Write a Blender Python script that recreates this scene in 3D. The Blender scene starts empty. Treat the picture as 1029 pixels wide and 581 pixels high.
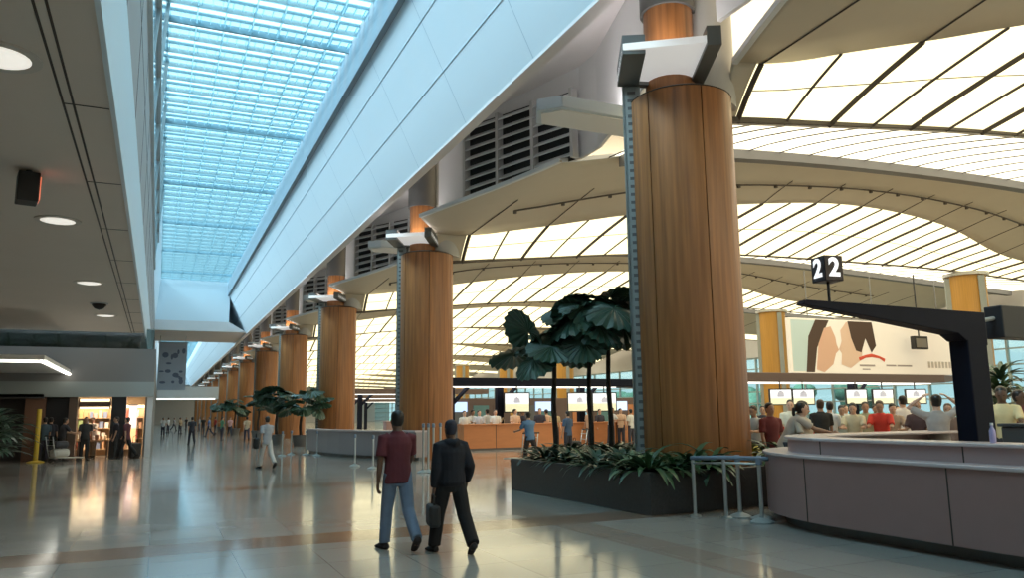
import bpy, bmesh, math, random
import numpy as np
from mathutils import Vector, Matrix
random.seed(7)
D = bpy.data
SC = bpy.context.scene
COL = SC.collection
PI = math.pi
R = math.radians

# ------------------------------------------------------------------ camera
W, H, F, EYE = 1029, 581, 780.0, 1.6
PITCH, YAW, ROLL = R(9.1397), R(24.3811), R(0.7)
fw = Vector((math.sin(YAW)*math.cos(PITCH), math.cos(YAW)*math.cos(PITCH), math.sin(PITCH)))
r0 = Vector((math.cos(YAW), -math.sin(YAW), 0)); u0 = r0.cross(fw)
rt = r0*math.cos(ROLL) - u0*math.sin(ROLL); up = u0*math.cos(ROLL) + r0*math.sin(ROLL)
cam = D.objects.new('camera', D.cameras.new('camera')); COL.objects.link(cam)
cam.matrix_world = Matrix(((rt.x, up.x, -fw.x, 0), (rt.y, up.y, -fw.y, 0), (rt.z, up.z, -fw.z, EYE), (0, 0, 0, 1)))
cam.data.sensor_width = 36; cam.data.lens = F/W*36; cam.data.clip_end = 2000
SC.camera = cam

def floor_at(px, dist):
    """point of the floor in the viewing direction of picture column px, dist metres away"""
    a = YAW + math.atan((px - W/2)/(F/math.cos(PITCH)))
    return Vector((dist*math.sin(a), dist*math.cos(a), 0))

# ------------------------------------------------------------------ materials
MATS = {}
def mat(name, col, rough=.5, metal=0, emit=None, es=1., spec=None, noise=0, nscale=8, bump=0, bscale=40, stretch=None):
    if name in MATS: return MATS[name]
    m = D.materials.new(name); m.use_nodes = True
    nt = m.node_tree; b = nt.nodes['Principled BSDF']
    b.inputs['Base Color'].default_value = (*col, 1); b.inputs['Roughness'].default_value = rough
    b.inputs['Metallic'].default_value = metal
    if spec is not None: b.inputs['Specular IOR Level'].default_value = spec
    if emit:
        b.inputs['Emission Color'].default_value = (*emit, 1); b.inputs['Emission Strength'].default_value = es
    if noise or bump:
        tc = nt.nodes.new('ShaderNodeTexCoord'); mp = nt.nodes.new('ShaderNodeMapping')
        nt.links.new(tc.outputs['Object'], mp.inputs['Vector'])
        if stretch: mp.inputs['Scale'].default_value = stretch
    if noise:
        n = nt.nodes.new('ShaderNodeTexNoise'); n.inputs['Scale'].default_value = nscale; n.inputs['Detail'].default_value = 5
        nt.links.new(mp.outputs['Vector'], n.inputs['Vector'])
        mx = nt.nodes.new('ShaderNodeMix'); mx.data_type = 'RGBA'
        mx.inputs['A'].default_value = (*[max(0, c*(1-noise)) for c in col], 1)
        mx.inputs['B'].default_value = (*[min(1, c*(1+noise)) for c in col], 1)
        nt.links.new(n.outputs['Fac'], mx.inputs['Factor']); nt.links.new(mx.outputs['Result'], b.inputs['Base Color'])
    if bump:
        n2 = nt.nodes.new('ShaderNodeTexNoise'); n2.inputs['Scale'].default_value = bscale
        nt.links.new(mp.outputs['Vector'], n2.inputs['Vector'])
        bp = nt.nodes.new('ShaderNodeBump'); bp.inputs['Strength'].default_value = bump; bp.inputs['Distance'].default_value = .02
        nt.links.new(n2.outputs['Fac'], bp.inputs['Height']); nt.links.new(bp.outputs['Normal'], b.inputs['Normal'])
    MATS[name] = m
    return m

def emat(name, col, s):
    return mat(name, (.8, .8, .8), .5, emit=col, es=s)

def floor_mat():
    m = D.materials.new('polished_granite'); m.use_nodes = True
    nt = m.node_tree; b = nt.nodes['Principled BSDF']; N = nt.nodes; L = nt.links
    geo = N.new('ShaderNodeNewGeometry'); sep = N.new('ShaderNodeSeparateXYZ'); L.new(geo.outputs['Position'], sep.inputs[0])
    def math_(op, a, b_=None):
        n = N.new('ShaderNodeMath'); n.operation = op
        for i, v in enumerate((a, b_)):
            if v is None: continue
            if isinstance(v, (int, float)): n.inputs[i].default_value = v
            else: L.new(v, n.inputs[i])
        return n.outputs[0]
    br = N.new('ShaderNodeTexBrick'); br.offset = 0; br.inputs['Scale'].default_value = 1
    br.inputs['Brick Width'].default_value = .9; br.inputs['Row Height'].default_value = .9
    br.inputs['Mortar Size'].default_value = .006; br.inputs['Mortar Smooth'].default_value = .2
    br.inputs['Color1'].default_value = (.43, .40, .355, 1); br.inputs['Color2'].default_value = (.48, .455, .41, 1)
    br.inputs['Mortar'].default_value = (.30, .28, .25, 1)
    L.new(geo.outputs['Position'], br.inputs['Vector'])
    ns = N.new('ShaderNodeTexNoise'); ns.inputs['Scale'].default_value = 60; ns.inputs['Detail'].default_value = 4
    L.new(geo.outputs['Position'], ns.inputs['Vector'])
    m1 = N.new('ShaderNodeMix'); m1.data_type = 'RGBA'; m1.blend_type = 'MULTIPLY'; m1.inputs['Factor'].default_value = .35
    L.new(br.outputs['Color'], m1.inputs['A']); L.new(ns.outputs['Color'], m1.inputs['B'])
    # red-brown granite bands, across the concourse every half bay and along the column row
    yy = math_('ADD', sep.outputs['Y'], -10.35 + 8.25*40)
    mod = math_('MODULO', yy, 8.25)
    bandy = math_('LESS_THAN', mod, .9)
    xx = math_('ABSOLUTE', math_('SUBTRACT', sep.outputs['X'], 5.6)); bandx = math_('LESS_THAN', xx, .3)
    band = math_('MAXIMUM', bandy, math_('MULTIPLY', bandx, .45))
    m2 = N.new('ShaderNodeMix'); m2.data_type = 'RGBA'
    L.new(math_('MULTIPLY', band, .8), m2.inputs['Factor']); L.new(m1.outputs['Result'], m2.inputs['A'])
    m2.inputs['B'].default_value = (.27, .15, .09, 1)
    L.new(m2.outputs['Result'], b.inputs['Base Color'])
    n3 = N.new('ShaderNodeTexNoise'); n3.inputs['Scale'].default_value = 1.3; n3.inputs['Detail'].default_value = 3
    L.new(geo.outputs['Position'], n3.inputs['Vector'])
    mr = N.new('ShaderNodeMapRange'); mr.inputs['To Min'].default_value = .05; mr.inputs['To Max'].default_value = .17
    L.new(n3.outputs['Fac'], mr.inputs['Value']); L.new(mr.outputs[0], b.inputs['Roughness'])
    b.inputs['Specular IOR Level'].default_value = .85
    bp = N.new('ShaderNodeBump'); bp.inputs['Strength'].default_value = .06; bp.inputs['Distance'].default_value = .02
    n4 = N.new('ShaderNodeTexNoise'); n4.inputs['Scale'].default_value = 2.2; L.new(geo.outputs['Position'], n4.inputs['Vector'])
    L.new(n4.outputs['Fac'], bp.inputs['Height']); L.new(bp.outputs['Normal'], b.inputs['Normal'])
    return m

def glass_mat(name, tint, transp, tr_col, gloss=.0):
    m = D.materials.new(name); m.use_nodes = True
    nt = m.node_tree; N = nt.nodes; L = nt.links; N.remove(N['Principled BSDF']); out = N['Material Output']
    t = N.new('ShaderNodeBsdfTransparent'); t.inputs[0].default_value = (*tint, 1)
    d = N.new('ShaderNodeBsdfTranslucent'); d.inputs[0].default_value = (*tr_col, 1)
    mx = N.new('ShaderNodeMixShader'); mx.inputs[0].default_value = transp
    L.new(d.outputs[0], mx.inputs[1]); L.new(t.outputs[0], mx.inputs[2])
    last = mx
    if gloss:
        g = N.new('ShaderNodeBsdfGlossy'); g.inputs['Roughness'].default_value = .05; g.inputs[0].default_value = (.9, .95, 1, 1)
        m2 = N.new('ShaderNodeMixShader'); m2.inputs[0].default_value = gloss
        L.new(mx.outputs[0], m2.inputs[1]); L.new(g.outputs[0], m2.inputs[2]); last = m2
    L.new(last.outputs[0], out.inputs['Surface'])
    MATS[name] = m
    return m

M_floor = floor_mat()
M_wood = mat('cherry_veneer', (.34, .135, .042), .36, noise=.75, nscale=2.2, stretch=(5, 5, .22), bump=.04, bscale=6)
M_wood2 = mat('golden_veneer', (.52, .27, .05), .4, noise=.25, nscale=3, stretch=(5, 5, .2))
M_seam = mat('dark_seam', (.05, .035, .025), .6)
M_steel = mat('brushed_steel', (.33, .36, .35), .5, .25, noise=.12, nscale=30)
M_steelp = mat('pale_steel', (.62, .66, .66), .35, .85)
M_capgrey = mat('dark_grey_paint', (.12, .12, .12), .5)
M_white = mat('white_paint', (.8, .8, .78), .5)
M_grey = mat('light_grey_paint', (.55, .55, .54), .55, noise=.04, nscale=2)
M_soffit = mat('warm_grey_plaster', (.74, .69, .68), .7, noise=.05, nscale=1.5)
M_blue = mat('pale_blue_panel', (.78, .86, .92), .45)
M_lowceil = mat('taupe_ceiling', (.72, .63, .55), .75, noise=.05, nscale=.6)
M_panel = mat('grey_fascia_panel', (.42, .38, .36), .6, noise=.06, nscale=2)
M_fascia = mat('white_blue_fascia', (.70, .80, .86), .4)
M_darkwin = mat('dark_blue_glass', (.05, .11, .17), .08, spec=.9)
M_rib = mat('dark_rib', (.10, .085, .07), .6)
M_ribL = mat('tan_rib', (.42, .36, .27), .6)
M_beige = mat('beige_soffit', (.60, .54, .43), .6, noise=.05, nscale=1)
M_beam = mat('grey_beam', (.15, .145, .145), .5)
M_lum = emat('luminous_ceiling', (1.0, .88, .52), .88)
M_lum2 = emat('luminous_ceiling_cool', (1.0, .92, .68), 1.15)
M_granite = mat('dark_granite', (.05, .05, .049), .35, noise=.45, nscale=26)
M_soil = mat('soil', (.03, .022, .016), .9, noise=.4, nscale=30, bump=.6)
M_leaf = mat('dark_leaf', (.045, .095, .065), .3, noise=.35, nscale=5)
M_leaf2 = mat('mid_leaf', (.045, .105, .045), .35, noise=.35, nscale=6)
M_leafp = mat('pale_leaf', (.16, .24, .14), .45, noise=.3, nscale=8)
M_yleaf = mat('yellow_leaf', (.45, .42, .06), .45, noise=.3, nscale=8)
M_bark = mat('palm_bark', (.045, .035, .028), .85, noise=.4, nscale=20, bump=.5)
M_counter = mat('mauve_laminate', (.35, .215, .20), .36, noise=.06, nscale=3)
M_counter2 = mat('mauve_laminate_lighter', (.45, .31, .295), .32)
M_ctop = mat('counter_edge', (.62, .52, .52), .25)
M_kick = mat('grey_kick', (.16, .165, .165), .3, .4)
M_dark = mat('near_black', (.014, .014, .016), .45)
M_navy = mat('charcoal_navy', (.010, .012, .022), .55, spec=.1, noise=.1, nscale=3)
M_orange = mat('orange_wood', (.52, .20, .075), .42, noise=.14, nscale=2, stretch=(1, 1, 4))
M_red = mat('red_laminate', (.50, .03, .02), .35)
M_brown = mat('brown_paint', (.13, .085, .07), .5)
M_yellow = mat('yellow_paint', (.75, .52, .06), .4)
M_black = mat('black_rubber', (.012, .012, .012), .6)
M_belt = mat('blue_grey_belt', (.20, .26, .34), .5)
M_wglass = glass_mat('window_glass', (.86, .97, .97), .93, (.5, .6, .6), .06)
M_frit = glass_mat('fritted_glass', (.90, .98, 1.0), .62, (.66, .77, .80))
M_clear = glass_mat('clear_blue_glass', (.76, .92, .98), .88, (.60, .85, .97))
M_bar = glass_mat('translucent_bar', (.80, .95, .99), .25, (.52, .62, .65))

# ------------------------------------------------------------------ mesh helper
class MB:
    def __init__(s): s.v = []; s.f = []; s.mi = []; s.mats = []; s.cur = 0
    def use(s, m):
        if m not in s.mats: s.mats.append(m)
        s.cur = s.mats.index(m); return s
    def add(s, vs, fs):
        b = len(s.v); s.v += [tuple(x) for x in vs]
        for f in fs: s.f.append(tuple(b+i for i in f)); s.mi.append(s.cur)
        return s
    def box(s, x0, x1, y0, y1, z0, z1, rot=0, piv=None):
        vs = [Vector((x, y, z)) for z in (z0, z1) for y in (y0, y1) for x in (x0, x1)]
        if rot:
            p = Vector(piv) if piv else Vector(((x0+x1)/2, (y0+y1)/2, 0)); rm = Matrix.Rotation(rot, 3, 'Z')
            vs = [rm @ (v-p) + p for v in vs]
        return s.add(vs, [(0, 2, 3, 1), (4, 5, 7, 6), (0, 1, 5, 4), (2, 6, 7, 3), (0, 4, 6, 2), (1, 3, 7, 5)])
    def cbox(s, c, sx, sy, sz, rot=0): return s.box(c[0]-sx/2, c[0]+sx/2, c[1]-sy/2, c[1]+sy/2, c[2]-sz/2, c[2]+sz/2, rot)
    def prism(s, poly, z0, z1):
        """poly: plan points counter-clockwise; z0/z1 numbers or per-point lists"""
        n = len(poly); a = z0 if hasattr(z0, '__len__') else [z0]*n; b = z1 if hasattr(z1, '__len__') else [z1]*n
        vs = [(p[0], p[1], a[i]) for i, p in enumerate(poly)] + [(p[0], p[1], b[i]) for i, p in enumerate(poly)]
        return s.add(vs, [tuple(range(n))[::-1], tuple(range(n, 2*n))] + [(i, (i+1) % n, n+(i+1) % n, n+i) for i in range(n)])
    def extr(s, prof, y0, y1):
        """prof: (x,z) section, extruded along Y"""
        n = len(prof)
        vs = [(p[0], y0, p[1]) for p in prof] + [(p[0], y1, p[1]) for p in prof]
        return s.add(vs, [tuple(range(n)), tuple(range(n, 2*n))[::-1]] + [(n+i, n+(i+1) % n, (i+1) % n, i) for i in range(n)])
    def tube(s, pts, rad, n=8, ref=None, cap=True):
        """loft of elliptical rings; rad: number, list of numbers or list of (a,b); a along ref"""
        pts = [Vector(p) for p in pts]; k = len(pts)
        if not hasattr(rad, '__len__'): rad = [rad]*k
        tans = []
        for i in range(k):
            t = (pts[min(i+1, k-1)] - pts[max(i-1, 0)])
            tans.append(t.normalized() if t.length > 1e-9 else Vector((0, 0, 1)))
        u = Vector(ref) if ref is not None else (Vector((1, 0, 0)) if abs(tans[0].x) < .9 else Vector((0, 1, 0)))
        vs = []
        for i in range(k):
            t = tans[i]; u = (u - t*u.dot(t)); u = u.normalized() if u.length > 1e-6 else t.orthogonal().normalized()
            w = t.cross(u); a, b = rad[i] if hasattr(rad[i], '__len__') else (rad[i], rad[i])
            for j in range(n):
                th = 2*PI*j/n; vs.append(pts[i] + u*(a*math.cos(th)) + w*(b*math.sin(th)))
        fs = [(i*n+j, i*n+(j+1) % n, (i+1)*n+(j+1) % n, (i+1)*n+j) for i in range(k-1) for j in range(n)]
        if cap: fs += [tuple(range(n))[::-1], tuple(range((k-1)*n, k*n))]
        return s.add(vs, fs)
    def cyl(s, x, y, z0, z1, r, n=24, r2=None): return s.tube([(x, y, z0), (x, y, z1)], [r, r if r2 is None else r2], n)
    def lathe(s, prof, x=0, y=0, z=0, n=20):
        return s.tube([(x, y, z+p[1]) for p in prof], [max(p[0], 1e-4) for p in prof], n)
    def ell(s, c, r, n=12, m=8):
        c = Vector(c)
        pts = [(c.x, c.y, c.z - r[2]*math.cos(PI*i/m)) for i in range(m+1)]
        return s.tube(pts, [(max(r[0]*math.sin(PI*i/m), 1e-4), max(r[1]*math.sin(PI*i/m), 1e-4)) for i in range(m+1)], n, ref=(1, 0, 0))
    def grid(s, fn, nu, nv, flip=False):
        vs = [fn(i/nu, j/nv) for j in range(nv+1) for i in range(nu+1)]
        fs = []
        for j in range(nv):
            for i in range(nu):
                a = j*(nu+1)+i; q = (a, a+1, a+nu+2, a+nu+1); fs.append(q[::-1] if flip else q)
        return s.add(vs, fs)
    def mesh(s, name, m=None, smooth=False):
        me = D.meshes.new(name); me.from_pydata(s.v, [], s.f)
        ms = s.mats if s.mats else ([m] if m else [])
        for x in ms: me.materials.append(x)
        if s.mats: me.polygons.foreach_set('material_index', s.mi)
        if smooth: me.polygons.foreach_set('use_smooth', [True]*len(me.polygons))
        me.validate(); me.update()
        return me
    def build(s, name, m=None, parent=None, smooth=False, bevel=0, solid=0, autosmooth=None):
        o = D.objects.new(name, s.mesh(name, m, smooth or autosmooth is not None)); COL.objects.link(o)
        if parent is not None: o.parent = parent
        if autosmooth is not None:
            bm = bmesh.new(); bm.from_mesh(o.data)
            for e in bm.edges:
                if len(e.link_faces) == 2 and e.calc_face_angle(0) > R(autosmooth): e.smooth = False
            bm.to_mesh(o.data); bm.free()
        if solid:
            q = o.modifiers.new('thick', 'SOLIDIFY'); q.thickness = solid; q.offset = 0
        if bevel:
            q = o.modifiers.new('bevel', 'BEVEL'); q.width = bevel; q.segments = 2; q.limit_method = 'ANGLE'
        return o

def mo(name, me, parent=None, m=None):
    o = D.objects.new(name, me); COL.objects.link(o)
    if parent is not None: o.parent = parent
    if m is not None:
        o.material_slots[0].link = 'OBJECT'; o.material_slots[0].material = m
    return o
def tag(o, label, cat, group=None, kind=None):
    o['label'] = label; o['category'] = cat
    if group: o['group'] = group
    if kind: o['kind'] = kind
    return o
def thing(name, label, cat, loc=(0, 0, 0), rz=0, group=None, kind='thing'):
    o = D.objects.new(name, None); COL.objects.link(o); o.empty_display_size = .2
    o.location = loc; o.rotation_euler = (0, 0, rz)
    return tag(o, label, cat, group, kind)
def struct(o, label=None):
    o['kind'] = 'structure'
    if label: o['label'] = label
    return o
def sroot(name, label):
    o = D.objects.new(name, None); COL.objects.link(o); return struct(o, label)
def copy_tree(o, parent=None):
    c = o.copy(); COL.objects.link(c)
    if parent is not None: c.parent = parent
    for ch in list(o.children): copy_tree(ch, c)
    return c
def tab(T, x):
    if x <= T[0][0]: return T[0][1]
    for (a, b), (c, d) in zip(T, T[1:]):
        if x <= c:
            t = (x-a)/(c-a); return b+(d-b)*t
    return T[-1][1]
def smooth_tab(T, x):
    """Catmull-Rom through the table"""
    if x <= T[0][0]: return T[0][1]
    if x >= T[-1][0]: return T[-1][1]
    for i in range(len(T)-1):
        if x <= T[i+1][0]:
            x0, y0 = T[i]; x1, y1 = T[i+1]; h = x1-x0; t = (x-x0)/h
            m0 = (y1-T[i-1][1])/(x1-T[i-1][0]) if i else (y1-y0)/h
            m1 = (T[i+2][1]-y0)/(T[i+2][0]-x0) if i+2 < len(T) else (y1-y0)/h
            return (2*t**3-3*t*t+1)*y0 + (t**3-2*t*t+t)*h*m0 + (3*t*t-2*t**3)*y1 + (t**3-t*t)*h*m1
def font_mesh(txt, size, depth, m, name, off=0.0):
    cu = D.curves.new(name, 'FONT'); cu.body = txt; cu.size = size; cu.extrude = depth; cu.offset = off
    cu.align_x = 'CENTER'; cu.align_y = 'CENTER'
    o = D.objects.new(name+'_t', cu); COL.objects.link(o)
    me = D.meshes.new_from_object(o.evaluated_get(bpy.context.evaluated_depsgraph_get()))
    D.objects.remove(o); me.materials.clear(); me.materials.append(m)
    return me

PITCHY, ROW0, CX = 16.5, 12.3, 9.38       # column rows
NROW = 13
# ================================================================== SETTING
mb = MB(); mb.box(-14, 62, -20, 232, -.3, 0); struct(mb.build('floor', M_floor), 'polished grey granite floor')
# low ceiling on the left with panel grooves
mb = MB().use(M_lowceil); mb.box(-14, -.66, -20, 34.6, 5.0, 5.3)
mb.use(M_seam)
for x in (-1.02, -1.12): mb.box(x-.012, x+.012, -20, 34.6, 4.994, 5.001)
for k in range(-2, 12):
    mb.box(-1.12, -.67, k*3.1-.01, k*3.1+.01, 4.994, 5.001)
struct(mb.build('ceiling'), 'low taupe ceiling over the side of the concourse')
# left upright face: pale blue fascia, grey panels, dark clerestory glass
wl = sroot('wall_left', 'upright face between low ceiling and skylight')
mb = MB(); mb.box(-.66, -.61, -20, 75, 4.98, 6.6); mb.build('fascia', M_fascia, wl)
mb = MB().use(M_panel); mb.box(-.9, -.64, -20, 75, 6.61, 10.0)
mb.use(M_seam)
for k in range(-3, 20): mb.box(-.66, -.635, k*4.2+2, k*4.2+2.03, 6.61, 10.0)
mb.box(-.66, -.635, -20, 75, 8.6, 8.62)
mb.build('grey_panel', None, wl)
mb = MB(); mb.extr([(-.9, 10.0), (-.62, 10.0), (-.36, 14.0), (-.9, 14.0)], -20, 48); mb.build('clerestory_glass', M_darkwin, wl)
mb = MB(); mb.extr([(-.9, 10.0), (-.62, 10.0), (-.36, 14.0), (-.9, 14.0)], 48, 75); mb.build('blue_panel', M_blue, wl)
mb = MB()
for k in range(-3, 11): mb.extr([(-.62, 10.0), (-.56, 10.0), (-.30, 14.0), (-.36, 14.0)], k*4.2+2.9, k*4.2+3.02)
for z in (10.0, 11.6): mb.box(-.64+.065*(z-10), -.54+.065*(z-10), -20, 48, z-.05, z+.05)
mb.build('mullion', M_steelp, wl)
mb = MB(); mb.box(-14.3, -14, -20, 232, 0, 14); struct(mb.build('wall_side', M_panel))
mb = MB(); mb.box(-14, 62, -20.3, -20, 0, 14); struct(mb.build('wall_back', M_soffit))

# skylights
def skylight(name, y0, y1, label):
    s = sroot(name, label)
    p = 1.16; n = int((y1-y0)/p)
    a = MB(); b = MB(); c = MB(); d = MB()
    for k in range(n+1):
        y = y0 + k*p
        a.box(-.4, 5.5, y, y+.62, 14.05, 14.08)                       # fritted strip
        b.box(-.4, 5.5, y+.62, y+p, 14.05, 14.08)                     # clear strip
        c.box(-.4, 5.5, y-.035, y+.035, 13.86, 14.04); c.box(-.4, 5.5, y+.60, y+.645, 13.93, 14.04)
        if k % 8 == 5: d.box(-.4, 5.5, y-.04, y+.04, 13.82, 14.04)
    for i in range(8):
        x = -.36+i*.82; c.box(x-.02, x+.02, y0, y1, 13.9, 14.04)
    fin = MB()
    for k in range(n+1):
        y = y0+k*p
        for i in range(20):
            x = -.3+i*.29; fin.box(x-.012, x+.012, y+.66, y+1.1, 13.93, 14.02)
    a.build('fritted_pane', M_frit, s); b.build('clear_pane', M_clear, s); c.build('glazing_bar', M_bar, s)
    d.build('main_bar', mat('bar_blue', (.30, .44, .50), .5), s); fin.build('fin', M_bar, s)
    return s
skylight('window', -18, 75, 'long glazed skylight above the concourse')
skylight('window', 86, 208, 'far skylight beyond the cross bulkhead')
# bulkhead right of the skylight
b = sroot('trim_bulkhead', 'pale blue sloping bulkhead beside the skylight')
mb = MB().use(M_blue); mb.extr([(5.45, 14.3), (5.45, 12.62), (7.08, 9.2), (7.3, 9.2), (7.3, 14.3)], -20, 212)
mb.use(mat('joint_blue', (.5, .6, .68), .6))
for z in (11.9, 10.6):
    x = 5.45+(12.62-z)/3.42*1.63
    mb.extr([(x-.012, z+.012), (x-.012, z-.012), (x+.012, z-.02), (x+.012, z+.02)], -20, 212)
for k in range(-4, 50):
    y = k*4.125+1.9
    mb.add([(5.444, y-.012, 12.62), (5.444, y+.012, 12.62), (7.074, y+.012, 9.2), (7.074, y-.012, 9.2)], [(0, 3, 2, 1)])
mb.build('sloping_panel', None, b)
mb = MB(); mb.box(5.28, 5.46, -20, 75, 12.6, 14.3); mb.build('skylight_frame', mat('slate_frame', (.24, .30, .35), .5), b)
mb = MB(); mb.extr([(7.05, 9.16), (7.34, 9.16), (7.34, 9.24), (7.05, 9.24)], -20, 212); mb.build('bottom_edge', M_soffit, b)
# cross bulkhead at the end of the first skylight and the far soffit
b = sroot('trim_crossing', 'pale blue end wall closing the first skylight')
mb = MB(); mb.box(-.9, 5.5, 75, 86, 10.2, 14.3); mb.build('end_panel', M_blue, b)
mb = MB(); mb.extr([(-.9, 9.3), (7.1, 9.3), (5.5, 10.2), (-.9, 10.2)], 75, 86); mb.build('end_soffit', M_soffit, b)
mb = MB().use(M_soffit); mb.box(7.2, 62, -20, 232, 11.9, 12.3); struct(mb.build('ceiling_hall'), 'warm grey soffit behind the bulkhead')
mb = MB(); mb.box(-14, -.9, 34.6, 232, 9.0, 9.3); struct(mb.build('ceiling_side', M_soffit))
mb = MB().use(M_soffit); mb.box(-14, -.62, 75, 232, 9.3, 14.3); struct(mb.build('wall_upper', M_blue))
mb = MB(); mb.box(-14, 62, 226, 226.4, 0, 14.3); struct(mb.build('wall_far', M_grey), 'pale grey wall closing the far end')
mb = MB(); mb.box(-14, 10, 208, 226, 9.6, 14.3); struct(mb.build('ceiling_far', M_blue))

# right-hand window wall
wr = sroot('wall_right', 'tall glazed wall on the far side of the hall')
mb = MB(); mb.box(58, 58.05, -20, 226, .3, 7.2); mb.build('glazing', M_wglass, wr)
mb = MB()
for k in range(0, 70): mb.box(57.9, 58.15, -20+k*3.4, -20+k*3.4+.14, 0, 7.2)
for z in (.15, 1.2, 2.4, 3.6, 4.8, 6, 7.1): mb.box(57.92, 58.13, -20, 226, z-.05, z+.05)
mb.build('mullion', mat('window_mullion', (.35, .42, .43), .5), wr)
mb = MB(); mb.box(57.8, 58.4, -20, 226, 7.2, 12); mb.build('upper_panel', M_grey, wr)
mb = MB(); mb.box(58.5, 400, -60, 400, -.5, -.05); struct(mb.build('ground', mat('lawn_outside', (.09, .18, .12), .9, noise=.3, nscale=1)))

# ------------------------------------------------------------------ vaulted luminous ceiling
ZB = [(8.5, 7.35), (10.4, 7.6), (14.35, 8.08), (18.65, 8.55), (24.9, 9.0), (32.7, 9.17), (40.4, 9.2), (58, 8.6)]
ZR = [(8.3, 9.0), (10.5, 9.0), (14, 9.75), (17.5, 10.2), (25, 10.6), (33, 10.72), (41, 10.5), (58, 9.9)]
DYB = [(9, .5), (10.4, .7), (11.4, 1.1), (12.35, 1.8), (13.8, 2.7), (15, 3.5), (16, 4.0), (20, 5.5), (26, 5.9), (33, 4.9), (41, 2.7), (58, 1.6)]
ZBD = [(8.3, 8.7), (10.4, 8.62), (11.4, 8.65), (12.4, 8.74), (13.8, 8.88), (15, 9.02), (16, 9.15), (20.5, 9.65), (26, 10.1), (33, 10.1), (42, 9.5), (58, 8.9)]
XEND = 56.0; XL = 10.75; DR = 9.2
def xe_std(d):   # concourse-side edge, d = metres nearer than the row
    return tab([(0, 9.9), (.5, 9.6), (2.3, 8.36), (DR, 10.5), (11.0, 11.6), (15.4, 10.2), (16.5, 9.9)], d)
def xe_near(d):
    return tab([(0, 10.45), (.65, 10.3), (3.1, 9.5), (DR, 10.5), (11.0, 11.6), (15.4, 10.2), (16.5, 9.9)], d)
def vz(x, d):
    zb, zr, db, zm = (smooth_tab(T, x) for T in (ZB, ZR, DYB, ZBD))
    if d <= db:
        t = d/db; return zb + (zm-zb)*t + .05*(zm-zb)*math.sin(PI*t)
    if d <= DR:
        t = (d-db)/(DR-db); return zm + (zr-zm)*(1-(1-t)**tab([(10.5, 1.0), (15, 1.7)], x))
    t = (d-DR)/(16.5-DR); return zr + (zb+.25-zr)*(t**1.45)
def uspace(u): return u**1.5
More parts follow.
